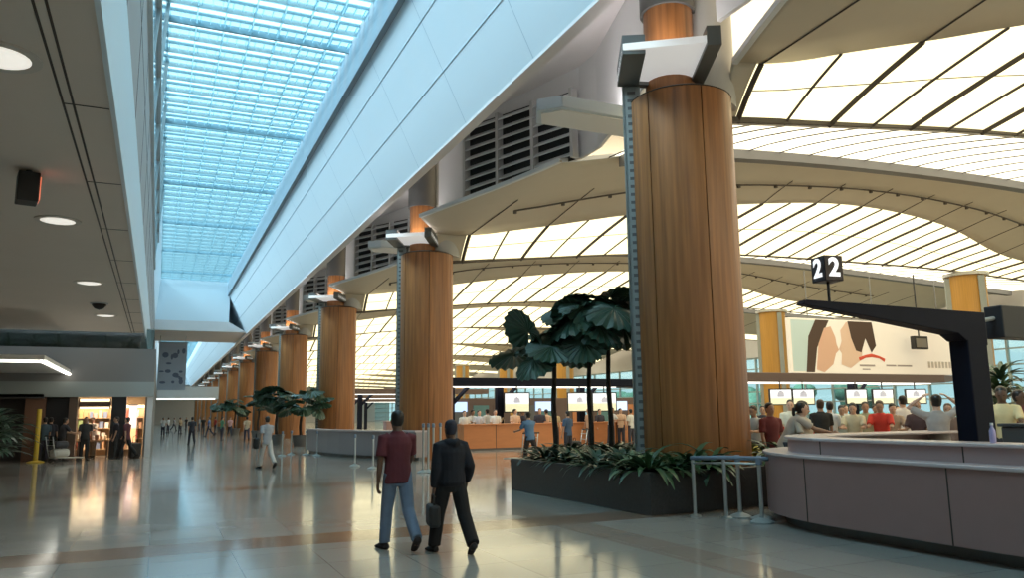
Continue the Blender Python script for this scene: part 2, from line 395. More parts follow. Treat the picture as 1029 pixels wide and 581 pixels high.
def make_bay(k, xe, label):
    yr = ROW0 + PITCHY*k
    s = sroot('ceiling_vault', label); s.location = (0, yr, 0)
    NU = 44
    def X(u, d): x0 = xe(d); return x0 + (XEND-x0)*uspace(u)
    def pt(x, d, dz=0): return (x, -d, vz(x, d)+dz)
    def lum(u, v):
        # v runs from the row beam to the boundary of the lit part
        x = XL + (XEND-XL)*uspace(u); return pt(x, v*smooth_tab(DYB, x))
    def corner(u, v):
        d = v*.82; x0 = min(xe(d), XL-.05); x = x0+(XL-x0)*u; return pt(x, v*smooth_tab(DYB, x))
    def bei(u, v):
        x = X(u, .9); db = smooth_tab(DYB, x); d = db + (DR-db)*v; x0 = xe(d)
        x = x0 + (XEND-x0)*uspace(u); db = smooth_tab(DYB, x); d = max(d, db) if v else db; return pt(x, d)
    def near(u, v):
        d = DR + (16.3-DR)*v; x0 = tab([(DR, 12.4), (15.4, 10.6), (16.5, 10.2)], d); return pt(x0 + (XEND-x0)*uspace(u), d)
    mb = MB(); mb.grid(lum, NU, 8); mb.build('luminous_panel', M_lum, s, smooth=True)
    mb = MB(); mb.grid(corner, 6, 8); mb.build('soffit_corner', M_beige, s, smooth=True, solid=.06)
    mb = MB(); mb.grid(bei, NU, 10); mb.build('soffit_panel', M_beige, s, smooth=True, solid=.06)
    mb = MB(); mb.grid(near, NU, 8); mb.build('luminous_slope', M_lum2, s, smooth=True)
    # ridge band and row beam, swept along X
    def sweep(zf, d0, d1, h0, h1, x0):
        def f(u, v):
            x = x0 + (XEND-x0)*u; z = zf(x)
            c = [(-d0, h0), (-d1, h0), (-d1, h1), (-d0, h1), (-d0, h0)][int(round(v*4))]
            return (x, c[0], z+c[1])
        return f
    mb = MB(); mb.grid(sweep(lambda x: smooth_tab(ZR, x), DR-.06, DR+.35, -.34, .10, 12.6), 30, 4, True)
    z_ = smooth_tab(ZR, 12.6); mb.add([(12.6, -DR+.06, z_-.34), (12.6, -DR-.35, z_-.34), (12.6, -DR-.35, z_+.10), (12.6, -DR+.06, z_+.10)], [(0, 1, 2, 3)]); mb.build('ridge_band', M_beam, s, autosmooth=40)
    mb = MB().use(mat('row_pale', (.62, .59, .54), .5)); mb.grid(sweep(lambda x: smooth_tab(ZB, x), -.22, .02, .0, .2, 9.6), 30, 4, True)
    mb.use(mat('dark_gap', (.09, .075, .06), .6)); mb.grid(sweep(lambda x: smooth_tab(ZB, x), .02, .10, -.05, .07, 9.6), 30, 4, True)
    mb.build('row_beam', None, s, autosmooth=40)
    # ribs across the lit strips
    h = MB(); l = MB()
    i = 0; x = 10.85
    while x < 52:
        db = smooth_tab(DYB, x)
        hi = i % 2 == 0
        (h if hi else l).tube([pt(x, db*t/6, -.03) for t in range(7)], .075 if hi else .04, 4, ref=(1, 0, 0))
        if x > 11.4: h.tube([pt(x, DR+7.5*t/6, -.02) for t in range(7)], .022, 4, ref=(1, 0, 0))
        if i % 2 == 0 and x > 10.5:
            h.tube([pt(x, max(db-.2, 0)+(8.5-db)*t/6*.6+.2, -.04) for t in range(7)], .02, 4, ref=(1, 0, 0))
        x += 1.32; i += 1
    l.tube([pt(10.9+.7*t, .5*smooth_tab(DYB, 10.9+.7*t), -.012) for t in range(60)], .012, 4)
    h.build('heavy_rib', M_rib, s); l.build('light_rib', M_rib, s)
    # cable track with little fittings
    mb = MB()
    tr = [pt(11.2+.8*t, smooth_tab(DYB, 11.2+.8*t)+(DR-smooth_tab(DYB, 11.2+.8*t))*.42, -.12) for t in range(46)]
    mb.tube(tr, .035, 5)
    for p in tr[::2]: mb.cbox((p[0], p[1], p[2]-.05), .1, .1, .12)
    mb.build('spotlight_track', M_rib, s)
    # white edge of the shell towards the concourse
    mb = MB(); d0 = .65 if xe is xe_near else 2.3
    ds = [d0+(DR-d0)*t/8 for t in range(9)]
    L = [(xe(d), -d, vz(xe(d), d)) for d in ds] + [(x, -DR, vz(x, DR)) for x in (11.2, 12.0, 13.0)]
    def ed(u, v):
        q = L[int(round(u*(len(L)-1)))]; e = int(round(u*(len(L)-1))) > 8
        a, z = [(-.05, -.03), (.07, -.035), (.07, .09), (-.05, .10), (-.05, -.03)][int(round(v*4))]
        return (q[0]+(0 if e else a), q[1]-(a if e else 0), q[2]+z)
    mb.grid(ed, len(L)-1, 4, True); mb.build('edge_trim', mat('edge_white', (.72, .76, .78), .4), s)
    return s
BAYN = ['over the front of the hall', 'between the first and second columns', 'between the second and third columns', 'between the third and fourth columns']
bay0 = make_bay(0, xe_near, 'luminous vaulted ceiling shell nearest the camera')
bay1 = make_bay(1, xe_std, 'luminous vaulted ceiling shell between the first and second columns')
for k in range(2, NROW):
    c = copy_tree(bay1); c.location = (0, ROW0+PITCHY*k, 0); c['label'] = 'luminous vaulted ceiling shell, number %d along the hall' % (k+1)
c = copy_tree(bay1); c.location = (0, ROW0-PITCHY, 0); c['label'] = 'luminous ceiling shell behind the camera'

# wall above the canopies with louvres
WP = [(9.35, -1.2), (9.35, -4.2), (10.9, -9.6), (10.9, -10.6), (9.6, -15.3)]
def upper_wall():
    s = sroot('wall_louvre', 'grey wall with louvre grille above the canopies')
    mb = MB()
    for (a, b) in zip(WP, WP[1:]):
        zl = 9.05
        mb.add([(a[0]+.15, a[1], zl), (b[0]+.15, b[1], zl), (b[0]+.15, b[1], 11.95), (a[0]+.15, a[1], 11.95)], [(0, 1, 2, 3)])
    mb.build('wall_panel', mat('wall_grey', (.70, .69, .69), .6), s, solid=.1)
    a = Vector((*WP[1], 0)); b = Vector((*WP[2], 0)); dv = (b-a).normalized(); nv = Vector((-abs(dv.y), -abs(dv.x), 0))
    a = a + dv*.35; ln = (b-a).length
    def P(t, off, z): q = a+dv*t+nv*off; return (q.x, q.y, z)
    mb = MB(); mb.add([P(0, .02, 9.1), P(ln, .02, 9.0), P(ln, .02, 11.15), P(0, .02, 11.6)], [(0, 1, 2, 3)]); mb.build('grille_recess', mat('grille_dark', (.03, .033, .036), .7), s)
    mb = MB()
    n = 7
    for i in range(n):
        f = (i+.2)/n; f2 = (i+.72)/n
        z0a, z0b = 9.1+2.5*f, 9.0+2.15*f; z1a, z1b = 9.1+2.5*f2, 9.0+2.15*f2
        v = [P(0, .04, z1a), P(ln, .04, z1b), P(ln, .24, z0b), P(0, .24, z0a), P(0, .06, z1a+.03), P(ln, .06, z1b+.03), P(ln, .26, z0b+.03), P(0, .26, z0a+.03)]
        mb.add(v, [(0, 3, 2, 1), (4, 5, 6, 7), (0, 1, 5, 4), (3, 7, 6, 2), (0, 4, 7, 3), (1, 2, 6, 5)])
    mb.build('grille_blade', mat('blade_grey', (.62, .64, .66), .45), s)
    mb = MB()
    for t in (0, ln*.34, ln*.67, ln):
        zt = 11.6-.45*t/ln
        v = [P(t-.06, .04, 9.0), P(t+.06, .04, 9.0), P(t+.06, .28, 9.0), P(t-.06, .28, 9.0), P(t-.06, .04, zt), P(t+.06, .04, zt), P(t+.06, .28, zt), P(t-.06, .28, zt)]
        mb.add(v, [(0, 3, 2, 1), (4, 5, 6, 7), (0, 1, 5, 4), (1, 2, 6, 5), (2, 3, 7, 6), (3, 0, 4, 7)])
    mb.build('grille_post', M_grey, s)
    return s
uw = upper_wall(); uw.location = (0, ROW0+PITCHY, 0)
for k in [0] + list(range(2, NROW)):
    c = copy_tree(uw); c.location = (0, ROW0+PITCHY*k, 0)

# ------------------------------------------------------------------ concourse columns
def make_column():
    t = thing('clad_column', '', 'column', (CX, ROW0, 0), 0, 'wood-clad columns along the concourse')
    mb = MB()
    npan = 6; n = 7; rr = 1.02
    for p in range(npan):
        a0 = 2*PI*p/npan + R(17) + .010; a1 = 2*PI*(p+1)/npan + R(17) - .010
        f = lambda u, v, a0=a0, a1=a1: (rr*math.cos(a0+(a1-a0)*u), rr*math.sin(a0+(a1-a0)*u), 7.78*v)
        mb.grid(f, n, 6)
        g = lambda u, v, a0=a0: ((rr-.05*u)*math.cos(a0), (rr-.05*u)*math.sin(a0), 7.78*v); mb.grid(g, 1, 1)
        g = lambda u, v, a1=a1: ((rr-.05*u)*math.cos(a1), (rr-.05*u)*math.sin(a1), 7.78*v); mb.grid(g, 1, 1, True)
    mb.build('wood_cladding', M_wood, t, smooth=False, autosmooth=35)
    mb = MB(); mb.cyl(0, 0, 0, 7.74, rr-.04, 32); mb.lathe([(rr-.02, 7.74), (rr+.01, 7.8), (rr-.1, 7.86)], n=32); mb.build('column_core', M_seam, t, autosmooth=35)
    mb = MB(); mb.cyl(-.2, -.0, 7.8, 9.72, .5, 24); mb.build('upper_shaft', M_wood, t, autosmooth=35)
    mb = MB(); mb.cyl(-.2, 0, 9.72, 11.9, .56, 24); mb.build('shaft_cap', M_capgrey, t, autosmooth=35)
    mb = MB(); mb.cyl(.75, .1, 7.8, 11.9, .62, 24); mb.build('grey_shaft', M_grey, t, autosmooth=35)
    # steel services channel with slots on the concourse side
    ch = MB(); dv = Vector((-.86, .51, 0)); tv = Vector((.51, .86, 0))
    def B(m, d0, d1, t0, t1, z0, z1):
        q = [dv*d+tv*s for d in (d0, d1) for s in (t0, t1)]
        vs = [(*p.to_2d(), z) for z in (z0, z1) for p in q]
        m.add(vs, [(0, 1, 3, 2), (4, 6, 7, 5), (0, 4, 5, 1), (2, 3, 7, 6), (0, 2, 6, 4), (1, 5, 7, 3)])
    B(ch, .80, 1.14, -.27, -.22, 0, 8.6); B(ch, .80, 1.14, .22, .27, 0, 8.6);  B(ch, 1.10, 1.14, -.27, -.16, 0, 8.6); B(ch, 1.10, 1.14, .16, .27, 0, 8.6)
    c = ch.build('steel_channel', M_steel, t)
    bk = MB(); B(bk, .88, .93, -.22, .22, 0, 8.6); bk.build('channel_back', M_kick, c)
    sl = MB().use(mat('rung_grey', (.46, .50, .48), .45, .2))
    for i in range(52): B(sl, 1.0, 1.125, -.165, .165, .12+i*.163, .12+i*.163+.085)
    sl.use(M_capgrey)
    for i in range(52): B(sl, .90, 1.06, -.276, -.268, .14+i*.163, .14+i*.163+.06)
    sl.build('slotted_rung', mat('rung_grey', (.46, .50, .48), .45, .2), c)
    # uplight wing reaching towards the concourse
    w = MB().use(mat('wing_white_glow', (.8, .8, .78), .5, emit=(1, .98, .95), es=.22))  # faint glow put into the plate, standing in for lamplight on white
    P4 = [(-1.92, -.91), (-.47, -1.94), (.47, -.09), (-1.24, .36)]
    w.prism(P4, 8.2, 8.34); ww = w.build('uplight_wing', None, t, bevel=.01)
    r_ = MB()
    def bar(p, q, wd, z0, z1):
        p = Vector(p); q = Vector(q); d = (q-p).normalized(); n_ = Vector((-d.y, d.x))*wd
        r_.prism([p-n_*.0, q-n_*.0, q+n_, p+n_], z0, z1)
    bar(P4[3], P4[0], .42, 8.13, 8.5); bar(P4[1], P4[2], .26, 8.13, 8.5); bar(P4[2], P4[3], .16, 8.13, 8.3)
    r_.build('wing_frame', mat('wing_dark', (.16, .165, .16), .5), ww)
    return t
ORD = ['second', 'third', 'fourth', 'fifth', 'sixth', 'seventh', 'eighth', 'ninth', 'tenth', 'eleventh', 'twelfth', 'thirteenth']
c0 = make_column()
c0['label'] = 'nearest wood-clad column with a steel channel, rising from the dark planter'
ext = ['second wood-clad column from the camera, rising behind the two walkers', 'third wood-clad column from the camera, behind the grey counter']
for k in range(1, NROW):
    c = copy_tree(c0); c.location = (CX, ROW0+PITCHY*k, 0)
    c['label'] = ext[k-1] if k <= 2 else '%s wood-clad column in the row, counting from the camera' % ORD[k-1]
# small light shelves between the columns
def shelf():
    t = thing('light_shelf', '', 'light shelf', (0, 0, 0), 0, 'light shelves on the wall above the canopies')
    mb = MB().use(mat('shelf_blue', (.55, .63, .68), .45)); mb.prism([(-2.45, -.3), (-2.0, -.75), (.5, -.75), (.5, .45), (-2.1, .45)], -.0, .3)
    mb.build('shelf_body', None, t, bevel=.02)
    mb = MB(); mb.prism([(-2.3, -.22), (-1.95, -.62), (.4, -.62), (.4, .35), (-2.0, .35)], -.03, .0); mb.build('shelf_underside', M_white, t)
    return t
s0 = shelf(); s0.location = (10.3, ROW0+3.75, 8.72)
s0['label'] = 'pale blue light shelf sticking out beside the nearest column'
for k in range(1, NROW):
    c = copy_tree(s0); c.location = (10.3, ROW0+3.75+PITCHY*k, 8.72)
    c['label'] = '%s pale light shelf sticking out above the canopies, counting from the camera' % ORD[k-1]
# far row of golden columns
def gold_column(x, y, label, h=9.05):
    t = thing('gold_column', label, 'column', (x, y, 0), 0, 'golden columns across the hall')
    mb = MB(); mb.cyl(0, 0, 0, h, .98, 28); mb.build('golden_cladding', M_wood2, t, autosmooth=35)
    mb = MB()
    for a in (R(150), R(-100)):
        mb.tube([(1.0*math.cos(a), 1.0*math.sin(a), 0), (1.0*math.cos(a), 1.0*math.sin(a), h-.2)], [(.22, .22)]*2, 4)
    mb.build('grey_side_channel', M_steel, t)
    mb = MB(); mb.cyl(0, 0, h-.12, h+.05, 1.15, 28); mb.build('column_collar', M_grey, t, autosmooth=35)
gold_column(41.2, 28.8, 'golden column right of the couple billboard'); gold_column(42.2, 45.3, 'golden column left of the couple billboard')
for k in range(3, 8): gold_column(42, ROW0+PITCHY*k, '%s golden column of the far row, counting from the billboard' % ORD[k-2])

# ------------------------------------------------------------------ ceiling fittings on the left
for i, (x, y) in enumerate([(-1.55, 8.25), (-1.75, 15.1), (-1.75, 21.96), (-1.75, 28.9)]):
    t = thing('downlight', ['round downlight nearest the camera in the low ceiling', 'round downlight beyond the black ceiling sign, second in the row', 'third round downlight in the low ceiling, before the dome camera', 'last round downlight in the low ceiling, beyond the dome camera'][i], 'ceiling light', (x, y, 5), 0, 'downlights in the low ceiling')
    mb = MB(); mb.tube([(0, 0, -.02), (0, 0, 0)], .36, 28)
    mb.build('trim_ring', mat('ring_grey', (.62, .56, .5), .5), t)
    mb = MB(); mb.lathe([(.27, -.021), (.16, -.045), (.02, -.055)], n=24); mb.build('lamp_lens', emat('lens', (1, .95, .85), .38), t, smooth=True)
t = thing('ceiling_sign', 'black box sign with red edge hanging from the low ceiling', 'sign', (-1.80, 12.15, 5), R(12))
mb = MB(); mb.box(-.13, .13, -.17, .17, -.46, -.05); mb.build('sign_box', M_dark, t, bevel=.015)
mb = MB(); mb.box(.131, .145, -.13, .13, -.42, -.1); mb.build('red_face', emat('red_face', (.9, .12, .03), .5), t)
mb = MB(); mb.cyl(0, 0, -.05, 0, .04, 12); mb.build('hanger', M_dark, t)
t = thing('dome_camera', 'small black dome camera under the low ceiling', 'camera', (-1.76, 25.9, 5))
mb = MB(); mb.lathe([(.01, -.2), (.12, -.16), (.19, -.07), (.2, 0)], n=20); mb.build('dome', M_black, t, smooth=True)
mb = MB(); mb.lathe([(.2, -.03), (.25, -.03), (.25, 0)], n=20); mb.build('mounting_ring', M_grey, t, autosmooth=35)

for k_ in range(2):
    for i in range(6):
        t = thing('spot_lamp', 'tiny bright spot lamp in the soffit beside the bulkhead', 'ceiling light', (8.2+.25*(i % 2)+.35*(i//2), ROW0+3.2+i*1.0+PITCHY*k_, 11.9), 0, 'tiny spot lamps above the louvres')
        mb = MB(); mb.lathe([(.06, -.01), (.09, -.02), (.10, 0)], n=14); mb.build('trim_ring', M_capgrey, t, autosmooth=35)
        mb = MB(); mb.tube([(0, 0, -.012), (0, 0, 0)], .06, 14); mb.build('lamp_lens', emat('spot_lens', (1, .95, .9), 3.0), t)
# ------------------------------------------------------------------ planter
pl = thing('planter', 'dark granite planter around the nearest column', 'planter', (0, 0, 0))
mb = MB()
Pp = [(7.09, 10.5), (7.0, 15.62), (11.6, 15.62), (11.6, 10.85)]
Pi = [(7.24, 10.65), (7.15, 15.47), (11.45, 15.47), (11.45, 10.99)]
n = 4
vs = [(*p, 0) for p in Pp] + [(*p, .66) for p in Pp] + [(*p, .66) for p in Pi] + [(*p, .3) for p in Pi]
fs = [(i, i+4, (i+1) % 4+4, (i+1) % 4) for i in range(4)] + [(4+i, 8+i, 8+(i+1) % 4, 4+(i+1) % 4) for i in range(4)] + [(8+i, 12+i, 12+(i+1) % 4, 8+(i+1) % 4) for i in range(4)] + [(0, 1, 2, 3)]
mb.add(vs, fs); mb.build('trough', M_granite, pl, bevel=.012)
mb = MB()
def soil_bed(u, v):
    e = .06*math.sin(u*PI)*math.sin(v*PI); x = 7.16+u*4.28; y = 10.66+.34*u+v*(4.8-.34*u)
    return (x, y, .54+e+.015*math.sin(17*u+9*v))
mb.grid(soil_bed, 16, 14); mb.build('soil', M_soil, pl, smooth=True)

def frond_plant(seed, nl, ln, wd):
    rnd = random.Random(seed); mb = MB()
    for i in range(nl):
        a = 2*PI*i/nl*2.4 + rnd.uniform(-.3, .3); l = ln*rnd.uniform(.7, 1.15); el = rnd.uniform(R(25), R(78)); cv = rnd.uniform(1.0, 1.9)
        dr = Vector((math.cos(a), math.sin(a), 0)); sd = Vector((-math.sin(a), math.cos(a), 0)); rows = []
        p = Vector((0, 0, 0)); e = el
        for s in range(7):
            f = s/6; w = wd*(.35+1.3*f)*(1-f**2.2)+.004
            rows.append((p.copy(), w)); p = p + (dr*math.cos(e)+Vector((0, 0, 1))*math.sin(e))*(l/6); e -= cv/6
        vs = []
        for (q, w) in rows: vs += [q-sd*w+Vector((0, 0, w*.35)), q, q+sd*w+Vector((0, 0, w*.35))]
        fs = []
        for s in range(6):
            for c_ in range(2): b_ = s*3+c_; fs.append((b_, b_+1, b_+4, b_+3))
        mb.add(vs, fs)
    return mb
GP = [frond_plant(11+i, 30, .66, .052).mesh('foliage', [M_leaf, M_leafp, M_leaf2][i], True) for i in range(3)]
rnd = random.Random(3)
spots = []
for ix in range(11):
    for iy in range(10):
        x = 7.36+ix*.385+rnd.uniform(-.1, .1); y = 10.86+.03*ix+iy*.47+rnd.uniform(-.14, .14)
        if math.hypot(x-CX, y-ROW0) < 1.5 or y > 15.3 or x > 11.3: continue
        spots.append((x, y))
for i, (x, y) in enumerate(spots):
    front = y < 11.9
    t = thing('bedding_plant', 'dark green strap-leaved plant in the planter bed', 'plant', (x, y, .57), rnd.uniform(0, 6), 'leafy plants filling the planter bed')
    sc = rnd.uniform(.95, 1.3) if front else rnd.uniform(.75, 1.1)
    t.scale = (sc, sc, sc)
    mo('foliage', GP[rnd.choice((0, 1, 1, 2)) if front else rnd.choice((0, 2, 0))], t)
t = thing('yellow_plant', 'yellow-green leafed plant at the right end of the planter', 'plant', (10.9, 12.3, .57))
frond_plant(91, 22, .62, .07).build('foliage', M_yleaf, t, smooth=True)

# fan palms
def fan_leaf(seed, rad, span, droop, mname='blade'):
    """round pleated fan blade lying in the XY plane, stalk end at the origin, pointing +X"""
    rnd = random.Random(seed); mb = MB(); npl = 16; nr = 6
    vs = []
    for j in range(nr+1):
        f = j/nr
        for i in range(2*npl+1):
            a = -span/2 + span*i/(2*npl); edge = rad*(1-.08*abs(a/(span/2))**3)*(1-.035*(i % 2))
            r = edge*f; z = (.045*(1 if i % 2 else -1))*f*rad - droop*f*f*rad*(.6+.4*abs(math.sin(a)))
            vs.append((r*math.cos(a), r*math.sin(a), z))
    fs = []
    for j in range(nr):
        for i in range(2*npl): b_ = j*(2*npl+1)+i; fs.append((b_, b_+1, b_+2*npl+2, b_+2*npl+1))
    mb.add(vs, fs); return mb
FL = [fan_leaf(i, 1.0, R(sp), dr).mesh('leaf_blade', M_leaf, False) for i, (sp, dr) in enumerate([(300, .18), (320, .30), (270, .12)])]
def fan_palm(x, y, z0, h, leaves, label, group, tr=.05, bush=False):
    """leaves: (azimuth deg, elevation deg, stalk length, blade radius, blade tilt deg)"""
    t = thing('fan_palm', label, 'palm', (x, y, z0), 0, group)
    mb = MB(); pts = [(.03*math.sin(i*.9), .03*math.cos(i*.7)-.03, h*i/10) for i in range(11)]
    mb.tube(pts, [tr*(1.25-.35*i/10)*(1+.08*(i % 2)) for i in range(11)], 10); mb.build('trunk', M_bark, t, smooth=True)
    top = Vector(pts[-1])
    for i, (az, el, sl, rad, tilt) in enumerate(leaves):
        a = R(az); e = R(el); d = Vector((math.cos(a)*math.cos(e), math.sin(a)*math.cos(e), math.sin(e)))
        m_ = top + d*sl*.5 + Vector((0, 0, .06*sl)); p = top + d*sl
        lf = MB(); lf.tube([top-Vector((0, 0, .15)), m_, p], [.016, .012, .01], 6)
        l = lf.build('leaf', M_leaf2, t, smooth=True)
        b_ = mo('leaf_blade', FL[i % 3], l); b_.location = p
        b_.rotation_euler = (R(random.Random(i*7+az).uniform(-25, 25)), R(-tilt), a); b_.scale = (rad, rad, rad)
    return t
G = 'fan palms in the dark planter'
fan_palm(7.62, 14.75, .55, 2.2, [(150, 8, .85, .60, -15), (190, 40, .85, .58, 62), (240, 15, .75, .55, -35), (20, 15, .65, .55, -30), (300, 25, .7, .58, -30), (80, 40, .6, .5, 20), (340, 45, .5, .5, 20), (215, -5, .85, .5, -45), (120, 25, .7, .5, 0), (265, 60, .5, .5, 30)], 'fan palm nearest the left end of the planter, one round leaf standing upright', G, .05)
fan_palm(8.25, 14.35, .55, 2.6, [(170, 15, .8, .62, -25), (215, 30, .8, .65, -35), (260, 15, .75, .62, -40), (310, 15, .8, .62, -30), (350, 20, .75, .6, -25), (130, 45, .7, .55, 15), (45, 40, .6, .55, 5), (285, 60, .6, .58, 5), (235, -10, .8, .55, -50), (100, 10, .7, .55, -20), (195, 60, .6, .55, 40)], 'middle fan palm of the three in the planter', G, .045)
fan_palm(8.58, 14.1, .55, 3.0, [(200, 25, .7, .62, -30), (250, 10, .75, .65, -35), (305, 45, .4, .5, 10), (345, 15, .6, .52, -25), (160, 50, .6, .55, 10), (30, 35, .6, .55, 0), (265, 65, .5, .5, 25), (225, -12, .8, .55, -50), (110, 20, .7, .55, -10), (180, 5, .85, .6, -25)], 'tallest fan palm in the planter, closest to the nearest column', G, .045)
# palm clump farther along
k = 0
for (x, y, h, lab) in [(7.2, 44.2, 2.0, 'bushy palm beyond the grey counter, standing in front of the fourth column'), (6.3, 47.2, 2.1, 'bushy palm beyond the grey counter, farther of the pair'), (6.9, 61.5, 2.2, 'distant bushy palm by the fifth column'), (6.6, 77.5, 2.2, 'distant bushy palm by the sixth column'), (6.6, 94, 2.4, 'farthest bushy palm along the column row')]:
    rl = random.Random(50+k); k += 1
    fan_palm(x, y, 0, h, [(rl.uniform(0, 360), rl.uniform(-5, 60), rl.uniform(.7, 1.3), rl.uniform(.5, .75), rl.uniform(-50, 20)) for _ in range(14)], lab, 'palms farther along the concourse', .07)
    tub = thing('plant_tub', 'round grey tub holding the %s' % ['bushy palm in front of the fourth column', 'farther palm beyond the grey counter', 'palm by the fifth column', 'palm by the sixth column', 'farthest palm'][k-1], 'planter', (x, y, 0), 0, 'plant tubs along the concourse')
    mb = MB(); mb.lathe([(.35, 0), (.5, .55), (.52, .6), (.46, .6), (.44, .5)], n=20); mb.build('tub', M_kick, tub, autosmooth=35)
    mb = MB(); mb.lathe([(.44, .48), (.1, .53)], n=20); mb.build('tub_soil', M_soil, tub)

# ------------------------------------------------------------------ steel queue rail in front of the planter
t = thing('steel_rail', 'low steel handrail with blue-grey top in front of the planter', 'barrier', (0, 0, 0))
rp = [(7.72, 10.1), (8.02, 9.55), (8.14, 9.18)]
mb = MB(); mb.tube([(7.68, 10.22, .88), (7.95, 9.75, .9), (8.18, 9.2, .9), (8.3, 9.05, .9)], .035, 10); mb.build('top_rail', M_belt, t, smooth=True)
mb = MB(); mb.tube([(7.68, 10.22, .80), (7.95, 9.75, .82), (8.18, 9.2, .82)], .018, 8); mb.build('lower_rail', M_steelp, t, smooth=True)
for p in [(7.70, 10.2), (7.95, 9.76)]:
    mb = MB(); mb.cyl(p[0], p[1], 0, .88, .028, 12); q = mb.build('post', M_steelp, t, autosmooth=35)
    mb = MB(); mb.lathe([(.09, 0), (.09, .015), (.035, .03)], p[0], p[1], 0, 16); mb.build('foot_plate', M_steelp, q, autosmooth=35)
def stanchion(x, y, lab, h=.92):
    t = thing('queue_post', lab, 'queue post', (x, y, 0), 0, 'steel queue posts beside the counter')
    mb = MB(); mb.cyl(0, 0, .05, h, .03, 14); mb.build('pole', M_steelp, t, autosmooth=35)
    mb = MB(); mb.lathe([(.17, 0), (.17, .02), (.11, .05), (.04, .075), (.032, .1)], n=22); mb.build('base', M_steel, t, autosmooth=50)
    mb = MB(); mb.lathe([(.036, h-.1), (.045, h-.09), (.045, h), (.03, h+.015)], n=16); mb.build('belt_head', M_belt, t, autosmooth=35)
for p, lab in [((8.18, 9.72), 'steel queue post just behind the handrail, farthest from the counter'), ((8.3, 9.38), 'steel queue post between two others in front of the counter end'), ((8.05, 9.1), 'steel queue post standing closest to the counter corner')]:
    stanchion(*p, lab)

# ------------------------------------------------------------------ big mauve counter
ct = thing('service_counter', 'large curved mauve service counter with raised ledge', 'counter', (0, 0, 0))
def cpath(off, zz=None):
    """plan line of the counter front, moved inwards by off"""
    P = [(7.83+off, -2.0)]
    P += [(7.83+off, y) for y in (0, 2, 4, 5.2, 6.4, 7.4)]
    cx, cy, r = 9.75, 7.6, 1.92-off
    for i in range(11):
        a = PI - i*R(100)/10
        P.append((cx+r*math.cos(a), cy+(r*1.28)*math.sin(a)))
    P.append((12.6, cy+(1.92-off)*1.28+.1-.0))
    return P
def strip(o0, o1, z0, z1, m, name, parent=ct, bev=0):
    A = cpath(o0); B = cpath(o1); n = len(A); mb = MB()
    vs = [(*p, z0) for p in A]+[(*p, z1) for p in A]+[(*p, z0) for p in B]+[(*p, z1) for p in B]; fs = []
    for i in range(n-1):
        fs += [(i+1, i, n+i, n+i+1), (2*n+i, 2*n+i+1, 3*n+i+1, 3*n+i), (n+i, 3*n+i, 3*n+i+1, n+i+1), (i+1, 2*n+i+1, 2*n+i, i)]
    fs += [(0, 2*n, 3*n, n), (n-1, 2*n-1, 4*n-1, 3*n-1)]
    mb.add(vs, fs); return mb.build(name, m, parent, autosmooth=30, bevel=bev)
strip(.22, .34, 0, .16, M_kick, 'kick_plate')
fp = strip(0, .1, .15, .97, M_counter, 'front_panel')
strip(-.03, .42, .965, 1.01, M_ctop, 'ledge', bev=.012)
strip(.30, .40, 1.0, 1.19, M_counter2, 'upper_panel')
strip(.26, .78, 1.185, 1.225, M_ctop, 'counter_top', bev=.012)
strip(.95, 1.05, .0, .75, M_dark, 'inner_panel')
strip(.5, 1.15, .72, .76, M_dark, 'inner_worktop')
for y in (5.93, 8.02, 3.9, 1.8):
    for o_, z0, z1 in ((0, .15, .965), (.30, 1.01, 1.185)):
        A_ = cpath(o_); xx = min(((abs(p[1]-y), p[0]) for p in A_))[1]
        for p_, q_ in zip(A_, A_[1:]):
            if p_[1] <= y <= q_[1]: xx = p_[0]+(q_[0]-p_[0])*(y-p_[1])/(q_[1]-p_[1]); break
        mb = MB(); mb.box(xx-.004, xx+.03, y-.008, y+.008, z0, z1); mb.build('panel_joint', M_seam, ct)
# things on the worktop
def desk_item(name, lab, cat, p, build, rz=0):
    t = thing(name, lab, cat, p, rz); build(t); return t
def b_monitor(t):
    mb = MB(); mb.box(-.2, .2, -.02, .02, .12, .42); mb.build('screen_case', M_dark, t, bevel=.01)
    mb = MB(); mb.cyl(0, .03, .0, .16, .025, 10); mb.box(-.11, .11, -.07, .1, 0, .015); mb.build('stand', M_dark, t)
    mb = MB(); mb.box(-.18, .18, .021, .024, .14, .40); mb.build('display', emat('dim_screen', (.35, .5, .7), .5), t)
desk_item('desk_monitor', 'black monitor on the worktop behind the mauve counter, left of the dark mast', 'monitor', (8.95, 6.9, .76), b_monitor, R(-95))
desk_item('desk_monitor', 'black monitor on the worktop behind the mauve counter, right of the dark mast', 'monitor', (8.95, 5.6, .76), b_monitor, R(-80))
def b_bottle(t):
    mb = MB(); mb.lathe([(.03, 0), (.033, .02), (.033, .13), (.014, .17), (.014, .19)], n=14); mb.build('bottle_body', mat('lilac', (.45, .4, .65), .2), t, autosmooth=50)
    mb = MB(); mb.lathe([(.016, .19), (.016, .215)], n=12); mb.build('bottle_cap', M_white, t)
desk_item('water_bottle', 'small lilac bottle on the counter top by the dark mast', 'bottle', (8.35, 5.72, 1.225), b_bottle)
def b_keyb(t):
    mb = MB(); mb.box(-.22, .22, -.07, .07, 0, .025); mb.build('keyboard_body', M_dark, t, bevel=.006)
desk_item('keyboard', 'black keyboard on the worktop behind the mauve counter', 'keyboard', (8.6, 7.2, .76), b_keyb, R(-95))
t = thing('cash_box', 'dark box unit at the back of the mauve counter near the frame edge', 'cabinet', (10.6, 6.6, 0))
mb = MB(); mb.box(-.5, .8, -1.2, .2, 0, 1.36); mb.build('cabinet_body', M_kick, t, bevel=.02)
mb = MB(); mb.box(-.53, .83, -1.23, .23, 1.36, 1.4); mb.build('cabinet_top', M_capgrey, t, bevel=.01)

